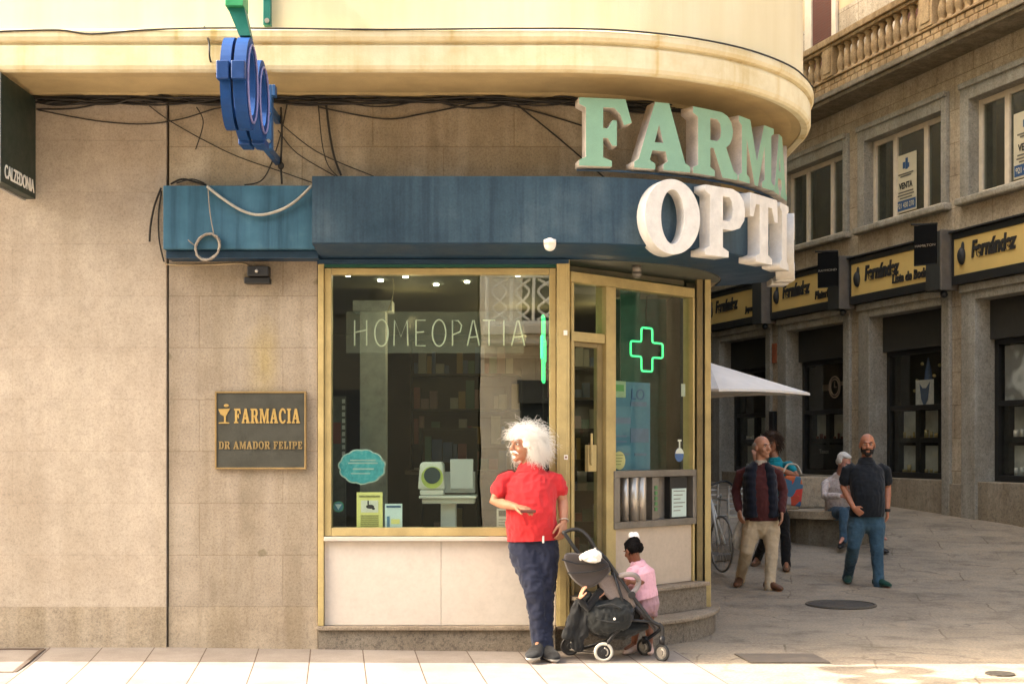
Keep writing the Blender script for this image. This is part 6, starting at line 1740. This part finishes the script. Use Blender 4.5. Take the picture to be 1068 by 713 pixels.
bm = B(); hair_strands(bm, J['head'] + Vector((0, 0, .01)), Mg, .66, 420, lambda v: .05, .0016, lambda v: v.y < .3, .5, .04, seed=4); obj('hair', bm, jet, gl_, smooth=True)
bm = B(); c = q_(661, 560, 10.38)
for i in range(9): a = i * .7; ell(bm, c + Vector((.018 * math.cos(a), .018 * math.sin(a), .014 * math.sin(a * 2.3))), (.029, .029, .029), 10, 7)
me = fuse(bm, .006, 1); finish('scrunchie', me, cloth('scrunchie_white', (.85, .80, .76), .08), gl_, True)

# ------------------------------------------------------------------ the stroller
def q_(px, py, Y=10.08): return P(px, py, Y)
sr = thing('stroller', 'black folding stroller with grey hood and white tyred wheel parked beside the child', 'stroller', (.85, 10.1, 0))
frm = plain('stroller_black', (.016, .016, .017), .4, var=.2); tyre = plain('tyre_cream', (.52, .49, .42), .6, var=.08)
hoodm = cloth('hood_grey', (.055, .047, .045), .15); mesh_m = cloth('mesh_grey', (.24, .20, .185), .12, weave=160); bagm = cloth('nylon_black', (.018, .020, .020), .25, rough=.6)
YL, YR = 9.97, 10.27                               # the two sides of the frame
def wheel(c, r, w, m, rim, spin=0.0):
    ax = Vector((math.sin(spin), math.cos(spin), 0)); tn = Vector((ax.y, -ax.x, 0))
    bm = B(); pts = [c + tn * ((r - w * .5) * math.cos(2 * math.pi * i / 32)) + Vector((0, 0, (r - w * .5) * math.sin(2 * math.pi * i / 32))) for i in range(32)]
    loft(bm, pts, [(w * .5, w * .62)] * 32, 8, None, False, True); wh = obj('wheel', bm, m, sr, smooth=True)
    bm = B(); cyl(bm, c - ax * w * .4, c + ax * w * .4, r - w * .8, 28); cyl(bm, c - ax * w * .75, c + ax * w * .75, r * .30, 18); obj('rim', bm, rim, wh, bevel=.003)
    bm = B(); loft(bm, [c - ax * w * .46 + tn * (r * .42 * math.cos(R(a))) + Vector((0, 0, r * .42 * math.sin(R(a)))) for a in range(-60, 100, 16)], [.006] * 10, 6, None, False); obj('rim_mark', bm, steel, wh, smooth=True)
c = q_(629.5, 680.2, YL); wheel(Vector((c.x, YL, .073)), .073, .026, tyre, frm)
c = q_(594.5, 676, YR); wheel(Vector((c.x, YR, .073)), .073, .026, frm, frm, .2)
c = q_(690.5, 676, YL + .02); wheel(Vector((c.x, YL + .02, .066)), .066, .026, frm, steel_d, .75)
c = q_(672, 671.5, YR); wheel(Vector((c.x, YR, .066)), .066, .026, frm, steel_d, .75)
for Y, dx in ((YL, 0), (YR, -2)):
    bm = B()
    tube(bm, spline([q_(620 + dx, 571, Y), q_(631 + dx, 581, Y), q_(641 + dx, 595, Y), q_(658 + dx, 619, Y), q_(672 + dx, 637, Y), q_(680 + dx, 647, Y), q_(687 + dx, 651, Y)], 5), .013)
    obj('side_tube', bm, frm, sr, smooth=True)
    bm = B(); tube(bm, spline([q_(687 + dx, 650, Y), q_(691 + dx, 655, Y), q_(690.5 + dx * (9 if dx else 0), 668, Y)], 5), .014); cyl(bm, q_(690.5 + dx * 9, 663, Y), q_(690.5 + dx * 9, 671, Y), .022, 14); obj('fork', bm, frm, sr, smooth=True)
    bm = B(); tube(bm, [q_(661 + dx, 634, Y), q_(650 + dx, 648, Y), q_(635 + dx, 668, Y), q_(630 + dx * 17, 679, Y)], .014); obj('rear_strut', bm, frm, sr, smooth=True)
    bm = B(); tube(bm, [q_(640 + dx, 596, Y), q_(648 + dx, 622, Y), q_(655 + dx, 646, Y)], .011); tube(bm, [q_(655 + dx, 646, Y), q_(680 + dx, 648, Y)], .011); obj('folding_link', bm, frm, sr, smooth=True)
    for hx, hy in ((659, 620), (657, 644)):
        bm = B(); cyl(bm, q_(hx + dx, hy, Y - .022), q_(hx + dx, hy, Y + .022), .028, 18); obj('hinge', bm, frm, sr, bevel=.004)
bm = B(); tube(bm, spline([q_(588, 555, YL + .03), q_(593, 562, YL + .02), q_(599, 571, YL + .02), q_(604, 577, YL + .02)], 5), .014); tube(bm, [q_(588, 555, YL + .03), q_(588, 555, YR - .03)], .016)
tube(bm, spline([q_(588, 555, YL + .03), q_(597, 551.5, YL + .03), q_(606, 553, YL + .02), q_(614, 560, YL), q_(621, 571, YL)], 6), .012)
tube(bm, spline([q_(588, 555, YR - .03), q_(597, 552, YR - .03), q_(606, 553.5, YR), q_(613, 560, YR), q_(619, 571, YR)], 6), .012)
obj('handle', bm, frm, sr, smooth=True)
# hood: shell swept between the two sides
bm = B(); n = 12; V = []
prof_h = [((584.5, 574.5), 1.0), ((587, 585), 1.0), ((592, 598), 1.0), ((602, 610), 1.0), ((614, 616), 1.0)]
near = [(585, 574.5), (600, 576), (618, 577.5), (632, 581), (640, 594), (630, 604), (615, 616), (601, 609), (591, 597)]
for j, f in enumerate((-1, -.96, -.8, -.4, 0, .4, .8, .96, 1)):
    s = math.sqrt(max(.0, 1 - (f * .97) ** 2)) ** .5
    cx_, cy_ = 616, 591
    V.append([bm.verts.new(P(cx_ + (x - cx_) * (.86 + .14 * s), cy_ + (y - cy_) * (.80 + .20 * s), 10.12 + f * .20)) for x, y in near])
for A_, C_ in zip(V, V[1:]):
    for q in range(9): bm.faces.new((A_[q], A_[(q + 1) % 9], C_[(q + 1) % 9], C_[q]))
bm.faces.new(V[0]); bm.faces.new(V[-1][::-1])
bmesh.ops.recalc_face_normals(bm, faces=bm.faces)
hd_ = obj('hood', bm, hoodm, sr, smooth=True); ss = hd_.modifiers.new('sub', 'SUBSURF'); ss.levels = ss.render_levels = 2
hd_.data.transform(Matrix.Identity(4))
bm = B(); tube(bm, spline([q_(586, 583, 9.905), q_(600, 587, 9.90), q_(618, 588, 9.90), q_(632, 586, 9.905)], 5), .006); tube(bm, spline([q_(592, 597, 9.91), q_(604, 597, 9.90), q_(622, 595, 9.90), q_(636, 590, 9.91)], 5), .006); obj('piping', bm, frm, hd_, smooth=True)
bm = B(); tube(bm, spline([q_(606, 584, 9.895), q_(605, 580, 9.89), q_(609, 577, 9.89)], 4), .008); obj('buckle', bm, white, hd_, smooth=True)
# seat
bm = B()
prism(bm, [(627, 598), (642, 600), (658, 620), (664, 632), (655, 637), (640, 630), (628, 617), (622, 604)], YL + .02, YR - .02, lambda v: P(v.x, v.y, v.z)); st2 = obj('seat', bm, mesh_m, sr, bevel=.02)
bm = B()
loft(bm, spline([q_(647, 600, YL), q_(654, 598.5, YL - .02), q_(662, 599.5, YL), q_(666, 605, YL + .05), q_(664, 613, YL + .03), q_(659, 618, YL)], 5), [.020] * 26, 10); obj('bumper_bar', bm, cloth('bumper_grey', (.26, .225, .215), .1), sr, smooth=True)
bm = B()
loft(bm, [q_(664, 634, 10.12), q_(676, 645, 10.12), q_(683, 655, 10.1)], [(.13, .02), (.13, .02), (.12, .018)], 14, Vector((0, 1, 0))); obj('footrest', bm, hoodm, sr, smooth=True)
bm = B()
loft(bm, [q_(612, 648, 10.12), q_(630, 654, 10.12), q_(650, 656, 10.12), q_(672, 652, 10.12)], [(.13, .06), (.14, .085), (.14, .075), (.11, .03)], 14, Vector((0, 1, 0)))
me = fuse(bm, .012, 2); folds(me, .010, 14, .8); finish('basket', me, bagm, sr, True)
bm = B(); tube(bm, [q_(594.5, 677, YR), q_(629.5, 680, YL)], .010); obj('axle', bm, steel_d, sr)
# black bag under the seat and jacket hanging at the back
bm = B(); ell(bm, q_(633, 644, 10.02), (.17, .12, .13)); ell(bm, q_(645, 640, 10.02), (.12, .11, .13)); ell(bm, q_(622, 640, 10.03), (.10, .10, .11))
me = fuse(bm, .010, 3); folds(me, .012, 13, .9)
bg_ = finish('nappy_bag', me, bagm, None, True, loc=q_(633, 660, 10.02)); tag(bg_, 'soft black nappy bag hanging under the stroller seat', 'bag')
bm = B(); v = q_(641, 645, 9.895); ell(bm, v, (.010, .008, .010)); obj('stud', bm, white, bg_, smooth=True)
bm = B(); loft(bm, spline([q_(624, 632, 9.93), q_(636, 630, 9.91), q_(648, 634, 9.92)], 5), [.008] * 11, 6); tube(bm, spline([q_(622, 645, 9.915), q_(634, 648, 9.895), q_(646, 648, 9.90)], 5), .004); obj('strap', bm, cloth('strap_black', (.03, .032, .033)), bg_, smooth=True)
bm = B()
for x0, y0, x1, y1, r, Y in ((612, 620, 596, 652, .05, 10.02), (606, 628, 592, 664, .042, 10.0), (612, 640, 601, 674, .045, 10.02), (600, 640, 604, 676, .04, 10.05), (616, 632, 608, 662, .045, 10.0)):
    loft(bm, spline([q_(x0, y0, Y), q_((x0 + x1) / 2 - 1, (y0 + y1) / 2, Y - .02), q_(x1, y1, Y)], 5), [(r, r * .6)] * 11, 12, Vector((1, 0, 0)))
me = fuse(bm, .009, 2); folds(me, .014, 17, .35, 5)
tag(finish('jacket', me, cloth('jacket_black', (.020, .021, .022), .3, rough=.55), None, True, loc=q_(603, 675, 10.02)), 'crumpled black jacket hanging off the back of the stroller', 'jacket')
# white sun hat on the hood
bm = B(); c = q_(618, 578.5, 9.90); ell(bm, c + Vector((0, 0, -.005)), (.070, .055, .045)); ell(bm, c + Vector((.0, -.01, -.035)), (.062, .05, .02)); loft(bm, [c + Vector((.01, -.02, .03)), c + Vector((.025, -.02, .06))], [.02, .006], 8); ell(bm, c + Vector((-.055, -.02, -.02)), (.03, .03, .02))
me = fuse(bm, .007, 2); folds(me, .008, 24, .9)
tag(finish('sun_hat', me, cloth('hat_white', (.78, .75, .68), .06), None, True, loc=c), 'small white sun hat lying on the stroller hood', 'hat')
# the baby lying back in the stroller: an arm reaches out under the hood
kb = .52
J = dict(head=q_(622, 596, 10.14), neck=q_(627, 606, 10.13), chest=q_(631, 613, 10.12), waist=q_(637, 622, 10.12), pelvis=q_(643, 629, 10.12), shL=q_(629, 612, 10.02), shR=q_(632, 611, 10.22),
         elL=q_(612, 634, 9.95), elR=q_(636, 622, 10.22), wrL=q_(604.5, 624, 9.93), wrR=q_(643, 622, 10.18), hipL=q_(643, 631, 10.07), hipR=q_(645, 631, 10.17), knL=q_(655, 628, 10.07), knR=q_(656, 628, 10.17), anL=q_(662, 640, 10.08), anR=q_(663, 640, 10.16), toL=q_(667, 638, 10.08), toR=q_(668, 638, 10.16))
bb_, Mbb = person('small child lying in the stroller, only one hand showing below the grey hood', J, kb, skin('skin_light', (.50, .27, .18)), (.5, -.3, .8), (.6, -.1, .7), (-.6, 0, .7), cloth('sleepsuit_black', (.02, .02, .021)), 1.9, cloth('sleepsuit_black', (0, 0, 0)), None, zg=.4,
                  hands={'L': dict(d=(.30, -.1, 1), n=(-.9, -.3, .2), curl=(.25, .25, .2), thumb=1, k=1.35)}, voxel=.009)
